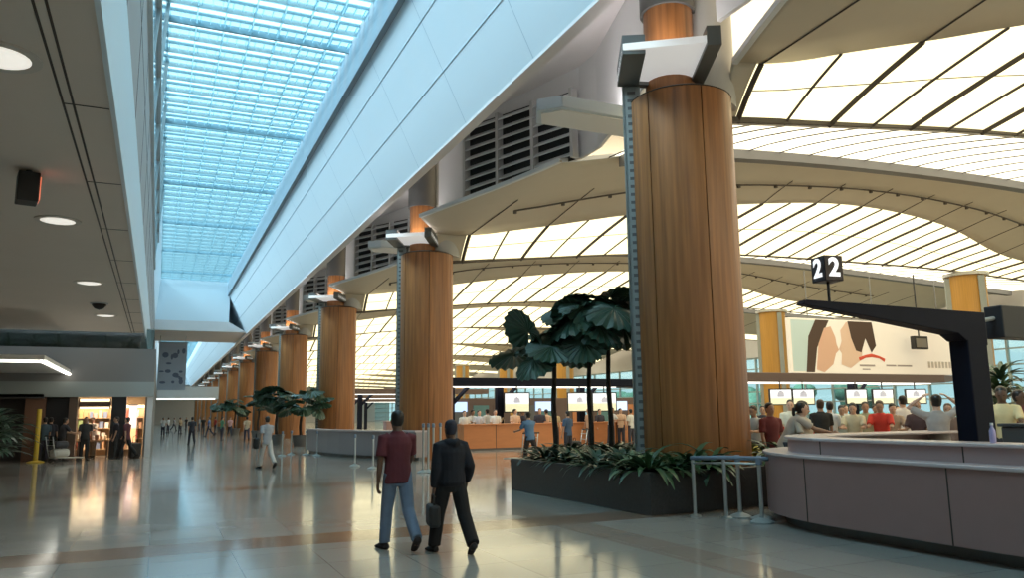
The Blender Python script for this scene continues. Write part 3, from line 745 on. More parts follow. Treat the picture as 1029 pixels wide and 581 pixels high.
# ------------------------------------------------------------------ charcoal mast with tapering arm and the 22 sign
ms = thing('gate_mast', 'charcoal mast with long tapering arm carrying the 22 sign', 'mast', (11.33, 8.0, 0))
mb = MB(); mb.prism([(-.22, -.16), (.22, -.16), (.22, .16), (-.22, .16)], 0, [2.8]*4)
mb.build('post', M_navy, ms, bevel=.02)
mb = MB()   # arm section: x from tip to post
prof = [(-3.38, 3.03), (-3.3, 3.10), (.24, 3.06), (.24, 2.55), (-.25, 2.62), (-.42, 2.72)]
vs = [(x, -.16 if x > -1 else -.07, z) for x, z in prof]+[(x, .16 if x > -1 else .07, z) for x, z in prof]; n = len(prof)
mb.add(vs, [tuple(range(n))[::-1], tuple(range(n, 2*n))]+[(i, (i+1) % n, n+(i+1) % n, n+i) for i in range(n)])
mb.build('arm', M_navy, ms, bevel=.01)
sg = thing('gate_sign', 'dark double-faced box sign reading 22 above the mast arm', 'sign', (8.52, 8.0, 3.1), R(-9))
mb = MB(); mb.cyl(0, 0, -.02, .30, .02, 10); mb.build('sign_pole', M_dark, sg)
mb = MB(); mb.box(-.15, .15, -.15, .15, .28, .64); mb.build('sign_box', mat('sign_brown', (.028, .016, .018), .4), sg, bevel=.012)
for f, (loc, rz) in enumerate([((.0, -.156, .46), 0), ((-.156, 0, .46), R(-90)), ((0, .156, .46), R(180)), ((.156, 0, .46), R(90))]):
    d = mo('digit', font_mesh('2', .36, .004, emat('digit_white', (1, 1, 1), .45), 'digit', .012), sg); d.location = loc; d.rotation_euler = (R(90), 0, rz)
ar = thing('gate_beam', 'black beam reaching from beyond the frame towards the mast', 'beam', (0, 0, 0))
mb = MB(); mb.box(12.0, 15.4, 7.85, 8.15, 2.68, 3.2); mb.build('beam_body', M_dark, ar, bevel=.02)
mb = MB(); mb.cyl(15.1, 8.0, 0, 2.75, .12, 16); mb.build('beam_post', M_dark, ar, autosmooth=35)
mb = MB(); mb.tube([(11.56, 8.0, 2.93), (12.0, 8.0, 3.0)], .035, 8); mb.build('coupling_rod', M_steel, ar)

# ------------------------------------------------------------------ billboard
bb = thing('billboard', 'wide cream advertising billboard showing two faces close together', 'billboard', (0, 0, 0))
mb = MB(); mb.box(31.0, 44.2, 32.0, 32.3, 3.6, 6.6); mb.build('board', mat('bb_cream', (.80, .74, .64), .5, emit=(.8, .73, .62), es=.18), bb, bevel=.03)
for x in (32.5, 37.5, 43):
    mb = MB(); mb.cyl(x, 32.15, 6.6, 9.3, .03, 8); mb.build('hanger', M_kick, bb)
def art(name, poly, m, d):
    mb = MB(); mb.add([(31.0+x, 32.0-d, 3.6+z) for x, z in poly], [tuple(range(len(poly)))]); return mb.build(name, m, bb)
def ellp(cx, cz, rx, rz, n=20, a0=0): return [(cx+rx*math.cos(2*PI*i/n+a0), cz+rz*math.sin(2*PI*i/n+a0)) for i in range(n)]
skin1 = mat('print_skin', (.80, .50, .36), .6); skin2 = mat('print_skin_pale', (.86, .62, .48), .6); hair_p = mat('print_hair', (.08, .045, .03), .6)
art('printed_sky', [(0.1, .1), (1.5, .1), (2.0, 2.9), (.1, 2.9)], mat('print_sky', (.62, .78, .80), .6), .004)
art('printed_hair', [(1.0, 0.05), (1.6, .05), (1.9, 1.4), (2.6, 2.5), (2.9, 2.95), (1.9, 2.95), (1.3, 2.0)], hair_p, .008)
art('printed_face', [(1.75, .2), (2.3, .05), (3.0, .5), (3.25, 1.1), (3.5, 1.3), (3.35, 1.6), (3.3, 2.0), (3.0, 2.6), (2.5, 2.5), (2.0, 1.6)], skin1, .012)
art('printed_face', [(3.6, .5), (4.3, .3), (5.2, .8), (5.4, 2.0), (5.0, 2.8), (4.2, 2.9), (3.7, 2.4), (3.75, 1.8), (3.5, 1.35), (3.7, 1.1)], skin2, .012)
art('printed_hair', [(4.5, 2.0), (4.3, 2.95), (6.2, 2.95), (6.4, 1.6), (6.0, 1.2), (5.6, 2.0), (5.2, 1.2), (4.8, 1.3)], hair_p, .016)
rp_ = mat('print_red', (.75, .10, .05), .6); gp_ = mat('print_grey', (.42, .36, .34), .6)
mb = MB()
zz = [(5.0, .82), (5.5, .98), (6.0, 1.05), (6.6, .95), (7.0, .78)]
mb.tube([(31+x, 31.985, 3.6+z) for x, z in zz], [(.10, .01), (.08, .01), (.1, .01), (.07, .01), (.1, .01)], 6, ref=(0, 0, 1)); mb.build('red_stroke', rp_, bb)
for x0, x1, z, h in [(5.0, 6.2, .42, .10), (7.1, 7.9, .45, .09), (8.0, 9.2, .45, .09), (5.2, 5.8, .22, .07)]: mb = MB().box(31+x0, 31+x1, 31.988, 31.999, 3.6+z, 3.6+z+h); mb.build('print_line', gp_, bb)
for i in range(7):
    mb = MB(); mb.box(31+10.6+i*.3, 31+10.78+i*.3, 31.988, 31.999, 3.6+.4, 3.6+.78); mb.build('print_line', mat('print_pale', (.6, .54, .48), .6), bb)
t = thing('hanging_screen', 'small dark screen box hanging in front of the billboard corner', 'screen', (40.0, 31.2, 0))
mb = MB(); mb.box(-.55, .55, -.15, .15, 5.0, 5.75); mb.build('screen_case', M_dark, t, bevel=.02)
mb = MB(); mb.cyl(0, 0, 5.75, 9.4, .04, 8); mb.build('drop_pole', M_dark, t)
mb = MB(); mb.box(-.45, .45, -.16, -.151, 5.1, 5.62); mb.build('display', mat('screen_grey', (.25, .24, .22), .3), t)

# ------------------------------------------------------------------ check-in islands: canopies, screens, desks
def screen(x, y, z, rz, lab, group, w=1.15, h=.82, style=0):
    t = thing('flight_screen', lab, 'screen', (x, y, z), rz, group)
    mb = MB(); mb.box(-w/2, w/2, -.06, .06, 0, h); mb.build('screen_case', M_dark, t, bevel=.01)
    mb = MB(); mb.cyl(0, .02, h, h+.3, .03, 8); mb.build('drop_rod', M_dark, t)
    a, b_ = w/2-.05, h-.05
    mb = MB().use(emat('scr_white', (.85, .92, 1), .42)); mb.box(-a, a, -.068, -.062, .05+(h-.1)*.42, b_)
    mb.use(emat('scr_yellow', (.80, .80, .40), .32)); mb.box(-a, a, -.068, -.062, .05, .05+(h-.1)*.42)
    mb.use(emat('scr_blue', (.10, .2, .55), .2)); mb.add([(-.16, -.0695, .42*h+.06), (.16, -.0695, .42*h+.06), (.13, -.0695, .42*h+.24), (.0, -.0695, .42*h+.34), (-.13, -.0695, .42*h+.24)], [(0, 1, 2, 3, 4)])
    mb.build('display', None, t)
    return t
def gantry(x0, x1, y, z, lab, posts, pointed=False, m=M_brown):
    t = thing('checkin_canopy', lab, 'canopy', (0, 0, 0), 0, 'slim canopies over the check-in rows')
    mb = MB()
    poly = [(x0, y-1.1), (x1-(3 if pointed else 0), y-1.1), (x1, y), (x1-(3 if pointed else 0), y+1.1), (x0, y+1.1)]
    mb.prism(poly, [z, z, z+(.2 if pointed else 0), z, z], z+.38); mb.build('canopy_slab', m, t, bevel=.03)
    mb = MB(); mb.box(x0+.3, x1-3.2, y-.5, y+.5, z-.03, z); mb.build('light_strip', emat('strip_light', (1, .95, .85), 1.3), t)
    for px_ in posts:
        mb = MB(); mb.box(px_-.16, px_+.16, y-.16, y+.16, 0, z)
        mb.tube([(px_, y, z-.9), (px_+.9, y, z)], [(.1, .08)]*2, 4); mb.build('post', M_navy, t)
    return t
gantry(20.5, 38, 27.2, 2.85, 'brown canopy with pointed end in front of the billboard', (22, 30), True)
for i, x in enumerate((21.3, 24.7, 26.0, 29.2, 30.9, 33.1)):
    screen(x, 26.3, 1.83, R(-25), ['flight screen just right of the nearest column', 'flight screen under the billboard, second from the nearest column', 'flight screen under the billboard, third from the nearest column', 'flight screen below the printed faces, fourth from the nearest column', 'flight screen under the billboard, fifth from the nearest column', 'flight screen nearest the pointed end of the canopy'][i], 'flight screens under the billboard', 1.0, .72)
gantry(11.6, 24.5, 34.75, 2.9, 'dark canopy over the orange check-in wall beside the second column', (12.5, 15.0, 19.5), False, M_navy)
for i, (x, y) in enumerate([(15.5, 33.8), (18.9, 33.8), (20.3, 33.8)]):
    screen(x, y, 1.66, R(-18), ['flight screen above the blue-shirted trolley pusher', 'flight screen between the palm trunks', 'flight screen right of the palm trunks, beside the column'][i], 'flight screens over the orange counter', 1.25, .95)
for i, (px, d) in enumerate([(360, 60), (350, 75), (366, 95)]):
    p = floor_at(px, d)
    gantry(p.x-1.5, p.x+10, p.y, 3.2, ['first', 'second', 'third'][i]+' dark canopy seen between the second and third columns, counting away from the camera', (p.x,), False)
# dark back panels behind the orange walls, with a few lit signs
for i, (x0, x1) in enumerate([(13.6, 18.6), (19.2, 23.6), (24.2, 28.6)]):
    t = thing('backdrop_panel', ['dark brown check-in back panel, nearest the second column', 'dark brown check-in back panel, in the middle behind the palm trunks', 'dark brown check-in back panel, partly behind the nearest column'][i], 'panel', (0, 0, 0), 0, 'back panels of the check-in row')
    mb = MB().use(M_brown); mb.box(x0, x1, 41.5, 41.8, 0, 2.5)
    for q in range(4):
        xa = x0+.2+q*(x1-x0)/4; mb.use([M_orange, M_capgrey, mat('dull_teal', (.10, .22, .22), .5), M_brown][(q+i) % 4]); mb.box(xa, xa+(x1-x0)/4-.3, 41.46, 41.5, .1, 2.1)
    mb.build('panel_body', None, t)
    mb = MB(); mb.box(x0+1.0, x0+2.3, 41.40, 41.46, 1.75, 2.3); mb.build('lit_sign', emat('blue_sign', (.25, .5, .95), .55), t)
# orange counters
def counter(x0, x1, y0, y1, h, lab, m, top, group, seams=3):
    t = thing('checkin_counter', lab, 'counter', (0, 0, 0), 0, group)
    mb = MB().use(m); mb.box(x0, x1, y0, y1, .1, h)
    mb.use(M_seam)
    for i in range(1, seams):
        x = x0+(x1-x0)*i/seams; mb.box(x-.015, x+.015, y0-.004, y0+.01, .1, h)
    mb.build('front_panel', None, t)
    mb = MB(); mb.box(x0+.06, x1-.06, y0+.06, y1-.06, 0, .1); mb.build('kick_plate', M_kick, t)
    mb = MB(); mb.box(x0-.05, x1+.05, y0-.06, y1+.05, h, h+.05); mb.build('counter_top', top, t, bevel=.01)
    return t
counter(12.35, 17.0, 32.6, 33.4, 1.12, 'orange wood check-in wall right of the second column', M_orange, M_orange, 'orange wood check-in walls', 3)
counter(17.3, 22.4, 33.4, 34.2, 1.12, 'orange wood check-in wall behind the palm trunks', M_orange, M_orange, 'orange wood check-in walls', 3)
counter(16.4, 26.0, 18.6, 19.3, 1.12, 'red-fronted check-in desk behind the mauve counter', M_red, mat('pink_top', (.60, .42, .40), .4), 'red check-in desks', 6)
counter(17.5, 30.0, 12.6, 13.3, 1.12, 'red-topped check-in desk at the right frame edge', M_dark, mat('rose_top', (.55, .30, .27), .4), 'red check-in desks', 6)
counter(13.6, 22.0, 50.0, 50.8, 1.2, 'pale check-in desk seen between the second and third columns', M_counter, M_ctop, 'orange wood check-in walls', 3)
# grey counter by the third column (curved front)
t = thing('info_counter', 'grey-mauve counter with glass panel between the second and third columns', 'counter', (0, 0, 0))
A = Vector((6.2, 36.2)); B_ = Vector((8.4, 26.9)); mid = [A+(B_-A)*i/8+Vector((-.65*math.sin(PI*i/8), 0)) for i in range(9)]
poly = [tuple(p) for p in mid]+[(p.x+.45, p.y+.12) for p in mid[::-1]]
mb = MB(); mb.prism(poly, .12, 1.0); mb.build('front_panel', mat('grey_mauve', (.33, .29, .29), .35), t)
mb = MB(); mb.prism([(p[0]+(.1 if i < 9 else -.1), p[1]) for i, p in enumerate(poly)], 0, .12); mb.build('kick_plate', M_kick, t)
mb = MB(); mb.prism([(p[0]+(-.06 if i < 9 else .06), p[1]) for i, p in enumerate(poly)], 1.0, 1.06); mb.build('counter_top', M_ctop, t)
# slim barrier poles near the second column
for i, (px, d) in enumerate([(424, 22.5), (429, 22.6), (434, 22.4), (441, 23.5)]):
    p = floor_at(px, d); stanchion(p.x, p.y, ['leftmost', 'second', 'third', 'rightmost'][i]+' of the four slim steel poles before the second column', 1.35)
for i, (px, d) in enumerate([(283, 34), (292, 35), (307, 34.5), (318, 33.5), (356, 26), (374, 24.5)]):
    p = floor_at(px, d); stanchion(p.x, p.y, ['queue post %s along the grey counter' % w for w in ('farthest', 'second farthest', 'third farthest', 'at the counter corner', 'in front of the counter middle', 'just left of the man in maroon')][i], 1.0)

# ------------------------------------------------------------------ shop block on the left
sb = sroot('wall_shop', 'grey shop block below the low ceiling end')
mb = MB().use(mat('shop_grey', (.20, .195, .19), .6)); mb.box(-9, -.2, 36.5, 37.0, 3.1, 4.5); mb.box(-.5, -.2, 37.0, 70, 0, 4.5); mb.box(-9, -.2, 36.6, 70, 4.4, 4.52)
mb.build('upper_fascia', None, sb)
mb = MB(); mb.box(-9, -.18, 36.4, 36.9, 2.5, 3.12); mb.build('lower_fascia', mat('shop_greengrey', (.30, .335, .325), .55), sb)
mb = MB(); mb.box(-9, -.5, 40.4, 40.6, 0, 3); mb.build('rear_wall', mat('shop_warm', (.5, .36, .22), .7), sb)
mb = MB(); mb.box(-9, -.5, 37, 40.5, 2.75, 2.85); mb.build('shop_ceiling', M_white, sb)
mb = MB(); mb.box(-1.75, -1.2, 36.5, 37.1, 0, 2.55); mb.build('pier', M_dark, sb)
mb = MB(); mb.box(-4.4, -3.05, 36.95, 37.1, 0, 2.55); mb.build('dark_panel', M_dark, sb)
mb = MB(); mb.box(-3.3, -3.0, 36.5, 37.1, 0, 2.55); mb.box(-9, -8.7, 36.5, 40, 0, 2.6); mb.build('pier', mat('shop_brown', (.12, .08, .06), .6), sb)
mb = MB(); mb.box(-.42, -.2, 36.45, 36.9, 0, 2.5); mb.build('corner_post', M_grey, sb)
t = thing('light_box', 'warm lit header sign across the shop opening', 'sign', (0, 0, 0))
mb = MB(); mb.box(-3.0, -1.8, 36.95, 37.15, 2.02, 2.45); mb.build('header_frame', M_brown, t)
mb = MB(); mb.box(-2.95, -1.85, 36.93, 36.95, 2.32, 2.43); mb.box(-2.95, -1.85, 36.93, 36.95, 2.02, 2.1); mb.build('lit_edge', emat('warm_edge', (1, .75, .42), 1.3), t)
# display units with goods
def display(x, y, w, lab, rows, colors, seed):
    t = thing('display_shelf', lab, 'shelf', (x, y, 0), 0, 'lit display shelves in the shop')
    mb = MB(); mb.box(-w/2, w/2, .25, .3, 0, 2.2); mb.box(-w/2-.03, -w/2, -.2, .3, 0, 2.2); mb.box(w/2, w/2+.03, -.2, .3, 0, 2.2)
    mb.build('shelf_case', mat('case_tan', (.5, .34, .2), .5), t)
    for r_ in range(rows):
        z = .3+r_*.45; mb = MB(); mb.box(-w/2, w/2, -.2, .25, z-.03, z); mb.build('shelf_board', mat('case_tan', (.5, .34, .2), .5), t)
    mb = MB(); mb.box(-w/2, w/2, .2, .24, 2.08, 2.18); mb.build('shelf_lamp', emat('shelf_lamp', (1, .8, .5), 2.2), t)
    rn = random.Random(seed)
    names = ['tan', 'cream', 'red', 'white', 'brown', 'pink', 'blue', 'green']
    for r_ in range(rows):
        x_ = -w/2+.12
        while x_ < w/2-.1:
            c = rn.randrange(len(colors)); h = rn.uniform(.2, .36); ww = rn.uniform(.1, .18)
            g = MB(); g.box(x+x_-ww/2, x+x_+ww/2, y-.14, y+.1, .3+r_*.45, .3+r_*.45+h)
            o = g.build('gift_box', mat('goods%d' % c, colors[c], .5), None, bevel=.008)
            tag(o, 'small boxed goods on the lit shop shelf', 'box', 'boxed goods on the shop shelves', 'thing')
            x_ += ww+.05
GC = [(.6, .35, .2), (.75, .6, .4), (.55, .12, .08), (.8, .75, .7), (.25, .12, .07), (.7, .35, .35), (.2, .25, .4), (.3, .4, .2)]
display(-2.55, 39.6, 1.3, 'lit tan display shelf behind the shop opening, left one', 4, GC, 1)
display(-.95, 38.6, .8, 'lit display shelf right of the dark pier', 4, [(.8, .4, .35), (.85, .65, .6), (.3, .5, .5), (.75, .3, .1)], 2)
t = thing('poster_panel', 'bright pink lit poster panel by the shop corner', 'poster', (-1.0, 37.3, 0))
mb = MB(); mb.box(-.12, .22, 0, .06, .6, 2.2); mb.build('poster_frame', M_grey, t)
mb = MB().use(emat('poster_pink', (1, .62, .5), 1.0)); mb.box(-.1, .2, -.01, 0, 1.2, 2.15)
mb.use(emat('poster_orange', (1, .45, .15), .9)); mb.box(-.1, .2, -.01, 0, .62, 1.2); mb.build('poster_print', None, t)
t = thing('sales_table', 'low sales table with tan cloth in the shop opening', 'table', (-2.4, 37.6, 0))
mb = MB(); mb.box(-.6, .6, -.3, .3, .68, .74); mb.build('table_top', mat('case_tan', (.5, .34, .2), .5), t)
for sx in (-.54, .54):
    for sy in (-.25, .25):
        mb = MB(); mb.box(sx-.03, sx+.03, sy-.03, sy+.03, 0, .68); mb.build('leg', M_brown, t)
for i in range(7):
    g = MB(); x = -2.9+i*.16; h = .12+.1*((i*37) % 5)/5; g.lathe([(.05, 0), (.055, h), (.03, h+.03)], x, 37.5+.05*(i % 2), .74, 10)
    o = g.build('jar', mat('goods%d' % (i % 5), GC[i % 5], .4), None, autosmooth=40); tag(o, 'small jar standing on the sales table', 'jar', 'jars on the sales table', 'thing')
# teal balustrade and shrubs above the shop block
t = thing('balustrade', 'dark teal glass balustrade above the shop block', 'balustrade', (0, 0, 0))
mb = MB(); mb.box(-9, -.3, 36.8, 36.84, 4.52, 5.35); mb.build('glass_panel', glass_mat('teal_glass', (.55, .66, .66), .72, (.12, .16, .16), .08), t)
mb = MB(); mb.box(-9, -.3, 36.78, 36.86, 5.35, 5.4)
mb.build('handrail', M_steel, t)
for i in range(9):
    q = thing('balcony_shrub', 'small shrub behind the teal balustrade above the shop', 'shrub', (-1.3-i*.9, 37.9, 4.52), 0, 'shrubs on the upper level'); q.scale = (.95, .95, 1.6)
    mo('foliage', GP[i % 2*2], q)
mb = MB(); mb.box(-9, -.9, 41, 41.2, 4.52, 9.0); mb.build('upper_back_panel', mat('upper_back', (.22, .23, .23), .6), sb)
# light canopy far left
t = thing('kiosk_canopy', 'white kiosk canopy with glowing edge under the low ceiling', 'canopy', (0, 0, 0))
mb = MB(); mb.box(-8.5, -3.35, 28.5, 40.5, 3.45, 3.62); mb.build('roof_slab', M_white, t, bevel=.02)
mb = MB(); mb.box(-3.45, -3.32, 28.5, 40.5, 3.38, 3.45); mb.box(-8.5, -3.4, 28.5, 28.6, 3.38, 3.45); mb.build('edge_light', emat('edge_light', (1, .97, .85), 2.0), t)
for (x, y) in ((-4.5, 37.0), (-6.6, 31.0), (-8.2, 38)):
    mb = MB(); mb.box(x-.35, x+.35, y-.35, y+.35, 0, 3.45); mb.build('pier', mat('rust_brown', (.20, .10, .06), .6), t)
mb = MB(); mb.box(-9, -4.6, 37.5, 37.8, 0, 2.5); mb.build('rear_panel', mat('kiosk_dark', (.06, .055, .055), .6), t)
mb = MB(); mb.box(-8.5, -4.2, 36.4, 36.6, 2.45, 2.62); mb.build('lower_beam', mat('kiosk_dark', (.06, .055, .055), .6), t)
t = thing('yellow_post', 'thin yellow post standing before the dark kiosk', 'post', (-4.12, 34.8, 0))
mb = MB(); mb.cyl(0, 0, .03, 2.0, .085, 14); mb.build('shaft', M_yellow, t, autosmooth=35)
mb = MB(); mb.lathe([(.3, 0), (.3, .03), (.12, .08)], n=18); mb.build('base', M_yellow, t, autosmooth=35)
for i, (x, y, s) in enumerate([(-4.7, 28.3, 2.3), (-5.5, 29.3, 2.6), (-5.1, 31.5, 2.4), (-6.3, 30.2, 2.6), (-3.8, 36.0, 1.1)]):
    q = thing('potted_shrub', ['dark leafy potted shrub nearest the frame edge on the left', 'dark leafy potted shrub behind the nearest one', 'dark leafy potted shrub before the kiosk piers', 'dark leafy potted shrub deepest under the kiosk canopy', 'dark leafy potted shrub between yellow post and shop'][i], 'plant', (x, y, 0), i*1.3, 'potted shrubs by the kiosk')
    pm = MB(); pm.lathe([(.28, 0), (.36, .5), (.38, .55), (.32, .55)], n=16); pm.build('pot', M_capgrey, q, autosmooth=35)
    for z, sc in ((.5, 1.0), (.9, 1.1), (1.35, .8)):
        f = mo('foliage', GP[(i+int(z*10)) % 3 if i % 2 else 0], q); f.location = (0, 0, z*s/2.3); f.scale = (s*.9*sc, s*.9*sc, s*sc*.85)
# banner far along
t = thing('hanging_banner', 'tall pale blue banner with dark printed figures hanging far along the concourse', 'banner', (0, 0, 0))
mb = MB(); mb.box(-.2, 2.25, 80, 80.06, 4.2, 8.6); mb.build('cloth', mat('banner_blue', (.36, .42, .50), .7, noise=.1, nscale=1), t)
mb = MB()
rn = random.Random(5)
for i in range(16):
    x = rn.uniform(.0, 2.0); z = rn.uniform(4.9, 8.3); mb = MB(); mb.add([(x+p[0], 79.99-.0005*i, z+p[1]) for p in ellp(0, 0, rn.uniform(.1, .3), rn.uniform(.08, .28), 9, rn.uniform(0, 3))], [tuple(range(9))])
    mb.build('print', mat('banner_print', (.12, .15, .22), .7), t)
mb = MB(); mb.tube([(-.3, 80.03, 8.65), (2.35, 80.03, 8.65)], .06, 8); mb.cyl(-.1, 80.03, 8.65, 9.3, .02, 6); mb.cyl(2.1, 80.03, 8.65, 9.3, .02, 6); mb.build('hanging_rod', M_steel, t)
# far end bridge
t = sroot('trim_bridge', 'pale bridge soffit across the far concourse')
mb = MB().use(M_grey); mb.box(-.2, 7.2, 110, 116, 4.0, 5.6); mb.use(emat('bridge_light', (.95, 1, .95), 1.0)); mb.box(-.2, 6.8, 109.96, 110, 3.95, 4.1); mb.build('bridge_face', None, t)

# ================================================================== PEOPLE
def fuse(mb, vox, name, it=4):
    o = D.objects.new('tmp', mb.mesh('tmp')); COL.objects.link(o)
    r_ = o.modifiers.new('r', 'REMESH'); r_.mode = 'VOXEL'; r_.voxel_size = vox
    s_ = o.modifiers.new('s', 'SMOOTH'); s_.iterations = it; s_.factor = .5
    me = D.meshes.new_from_object(o.evaluated_get(bpy.context.evaluated_depsgraph_get())); me.name = name
    D.objects.remove(o); me.materials.clear()
    me.polygons.foreach_set('use_smooth', [True]*len(me.polygons))
    return me
CACHE = {}
def figure(pose, vox, sleeve='short', hair='short', female=False, bulk=1.0, coat=False):
    """body, garments and hair meshes of a 1.70 m figure facing +Y"""
    key = (pose, vox, sleeve, hair, female, bulk, coat)
    if key in CACHE: return CACHE[key]
    P = dict(spr=0, legL=(4, 0), legR=(-4, 0), armL=(5, 8, 12), armR=(5, 8, 12), lean=0, turn=0, nod=0)
    P.update(POSES[pose])
    sw = (.165 if female else .185)*min(bulk, 1.1)
    lean = R(P['lean']); piv = Vector((0, 0, .95))
    def T(v):   # lean the upper body about the hips
        q = Vector(v)-piv; c, s = math.cos(lean), math.sin(lean)
        return Vector((q.x, q.y*c+q.z*s, -q.y*s+q.z*c))+piv
    legs = []
    for sd, k in ((-1, 'legL'), (1, 'legR')):
        a, b_ = (R(v) for v in P[k]); hip = Vector((sd*.09, 0, .92))
        d1 = Vector((sd*(.02+P['spr']), math.sin(a), -math.cos(a))).normalized(); kn = hip+d1*.42
        a2 = a-b_; d2 = Vector((sd*P['spr']*.6, math.sin(a2), -math.cos(a2))).normalized(); an = kn+d2*.41
        ft = a2*.75 if b_ > R(12) else 0
        fd = Vector((sd*.12, math.cos(ft), math.sin(ft))).normalized(); fu = Vector((0, -math.sin(ft), math.cos(ft)))
        legs.append((hip, kn, an, fd, fu))
    low = min(min((l[2]-l[4]*.075).z, (l[2]-l[4]*.075+l[3]*.17).z) for l in legs)
    dz = Vector((0, 0, -low))
    arms = []
    for sd, k in ((-1, 'armL'), (1, 'armR')):
        f, o_, e = (R(v) for v in P[k]); sh = T((sd*sw, 0, 1.385))
        d1 = Vector((sd*math.sin(o_), math.sin(f)*math.cos(o_), -math.cos(f)*math.cos(o_))).normalized()
        el = sh+d1*.285
        fe = f+e; o2 = o_*.35 if P.get('cross') is None else -R(P['cross'])
        d2 = Vector((sd*math.sin(o2), math.sin(fe)*math.cos(o2), -math.cos(fe)*math.cos(o2))).normalized()
        if k in P.get('over', ()):   # hand brought to the head
            d2 = (T((sd*.06, .02, 1.78))-el).normalized()
        wr_ = el+d2*.25; arms.append((sd, sh, el, wr_, d1, d2))
    up_ = Vector((0, 0, 1))
    body = MB()
    tors = [(.82, .11, .08), (.90, .165, .115), (.97, .168, .118), (1.08, .140*bulk, .100*bulk), (1.20, .152*bulk, .110), (1.31, .172*bulk, .112), (1.39, .160, .09), (1.44, .09, .07), (1.485, .056, .06), (1.53, .054, .06)]
    def trs(grow=0, z0=0, z1=9, fem=female):
        L_ = [q for q in tors if z0 <= q[0] <= z1]
        return [T((0, 0, q[0])) for q in L_], [(q[1]+grow, q[2]+grow) for q in L_]
    p, r_ = trs(); body.tube(p, r_, 16, ref=(1, 0, 0))
    for (hip, kn, an, fd, fu) in legs:
        body.tube([hip+Vector((0, 0, .03)), hip.lerp(kn, .35), kn, kn.lerp(an, .3), an, an-fu*.03], [.082, .078, .055, .056, .037, .036], 10)
        body.tube([an-fd*.05-fu*.045, an-fu*.04, an+fd*.09-fu*.05, an+fd*.17-fu*.06], [(.033, .03), (.04, .035), (.045, .025), (.03, .015)], 8, ref=(1, 0, 0))
    for (sd, sh, el, wr_, d1, d2) in arms:
        body.tube([sh+Vector((-sd*.04, 0, .02)), sh, sh.lerp(el, .5), el, el.lerp(wr_, .3), wr_], [.05, .05, .043, .036, .036, .024], 10)
        # hand: palm, four fingers, thumb
        side = d2.cross(Vector((sd, 0, 0))); side = side.normalized() if side.length > .1 else Vector((0, 1, 0))
        if side.y < 0: side = -side
        nrm = d2.cross(side).normalized()
        if nrm.x*sd > 0: nrm = -nrm            # palm faces the body
        pc = wr_+d2*.045
        body.tube([wr_, wr_+d2*.03, wr_+d2*.075, wr_+d2*.09], [(.024, .017), (.037, .015), (.041, .014), (.036, .012)], 10, ref=side)
        for fi, (off, ln) in enumerate([(.030, .070), (.010, .080), (-.010, .074), (-.030, .058)]):
            b0 = wr_+d2*.08+side*off; q = [b0]; dd = d2.copy(); cur = R(14+5*fi)
            for s in range(3):
                dd = (dd*math.cos(cur)+nrm*math.sin(cur)).normalized(); q.append(q[-1]+dd*(ln/3*1.1))
            body.tube(q, [.0095, .009, .0085, .007], 8)
        b0 = wr_+d2*.03+side*.03; q = [b0, b0+side*.025+d2*.02+nrm*.006, b0+side*.034+d2*.05+nrm*.014, b0+side*.03+d2*.07+nrm*.02]
        body.tube(q, [.013, .011, .010, .008], 8)
    # head
    hr = Matrix.Rotation(R(P['turn']), 3, 'Z') @ Matrix.Rotation(R(-P['nod']), 3, 'X'); hc = T((0, .012, 1.59))
    def Hd(v): return hc + hr @ Vector(v)
    rings = [(-.115, .030, .036, .030), (-.10, .046, .052, .022), (-.07, .058, .070, .014), (-.03, .068, .084, .006), (.02, .074, .093, 0), (.06, .072, .091, -.002), (.09, .058, .074, -.004), (.108, .034, .045, -.005), (.115, .01, .012, -.005)]
    hp = [Hd((0, q[3], q[0])) for q in rings]; body.tube(hp, [(q[1], q[2]) for q in rings], 16, ref=hr @ Vector((1, 0, 0)))
    body.tube([T((0, .0, 1.46)), Hd((0, .0, -.06))], [.052, .05], 12)
    body.tube([Hd((0, .088, .022)), Hd((0, .102, -.012)), Hd((0, .110, -.026)), Hd((0, .088, -.036))], [.008, .011, .014, .010], 8)      # nose
    body.tube([Hd((-.022, .080, -.062)), Hd((0, .086, -.06)), Hd((.022, .080, -.062))], [.005, .009, .005], 6)                            # lips
    body.tube([Hd((-.04, .082, .032)), Hd((0, .092, .036)), Hd((.04, .082, .032))], .009, 6)                                               # brow
    for sd in (-1, 1): body.tube([Hd((sd*.072, -.01, .03)), Hd((sd*.080, -.014, .01)), Hd((sd*.074, -.004, -.03))], [(.008, .012), (.01, .019), (.007, .009)], 8)
    body.v = [tuple(Vector(v)+dz) for v in body.v]
    out = {'body': fuse(body, vox, 'body', 3)}
    # garments
    gv = max(vox*1.15, .011)
    g = MB(); hem = .83 if not coat else .87
    tz = [(hem, .172*bulk, .124*bulk), (.92, .172*bulk, .126*bulk), (1.0, .168*bulk, .122*bulk), (1.09, .156*bulk, .115*bulk), (1.20, .166*bulk, .122), (1.31, .186*bulk, .126), (1.39, .176, .106), (1.435, .105, .085), (1.47, .070, .072)]
    if coat: tz = [(z, a+(.022 if z > .9 else .004), b_+(.03 if z > .9 else .006)) for z, a, b_ in tz]
    g.tube([T((0, 0, z)) for z, a, b_ in tz], [(a, b_) for z, a, b_ in tz], 18, ref=(1, 0, 0))
    ex = .02 if coat else 0
    for (sd, sh, el, wr_, d1, d2) in arms:
        if sleeve == 'short':
            g.tube([sh+Vector((-sd*.07, 0, .01)), sh, sh.lerp(el, .45), sh.lerp(el, .78)], [.062, .068, .064, .066], 12)
        else:
            g.tube([sh+Vector((-sd*.07, 0, .01)), sh, sh.lerp(el, .5), el, el.lerp(wr_, .5), wr_-d2*.01], [.062+ex, .066+ex, .058+ex, .052+ex, .046+ex, .036+ex*.6], 12)
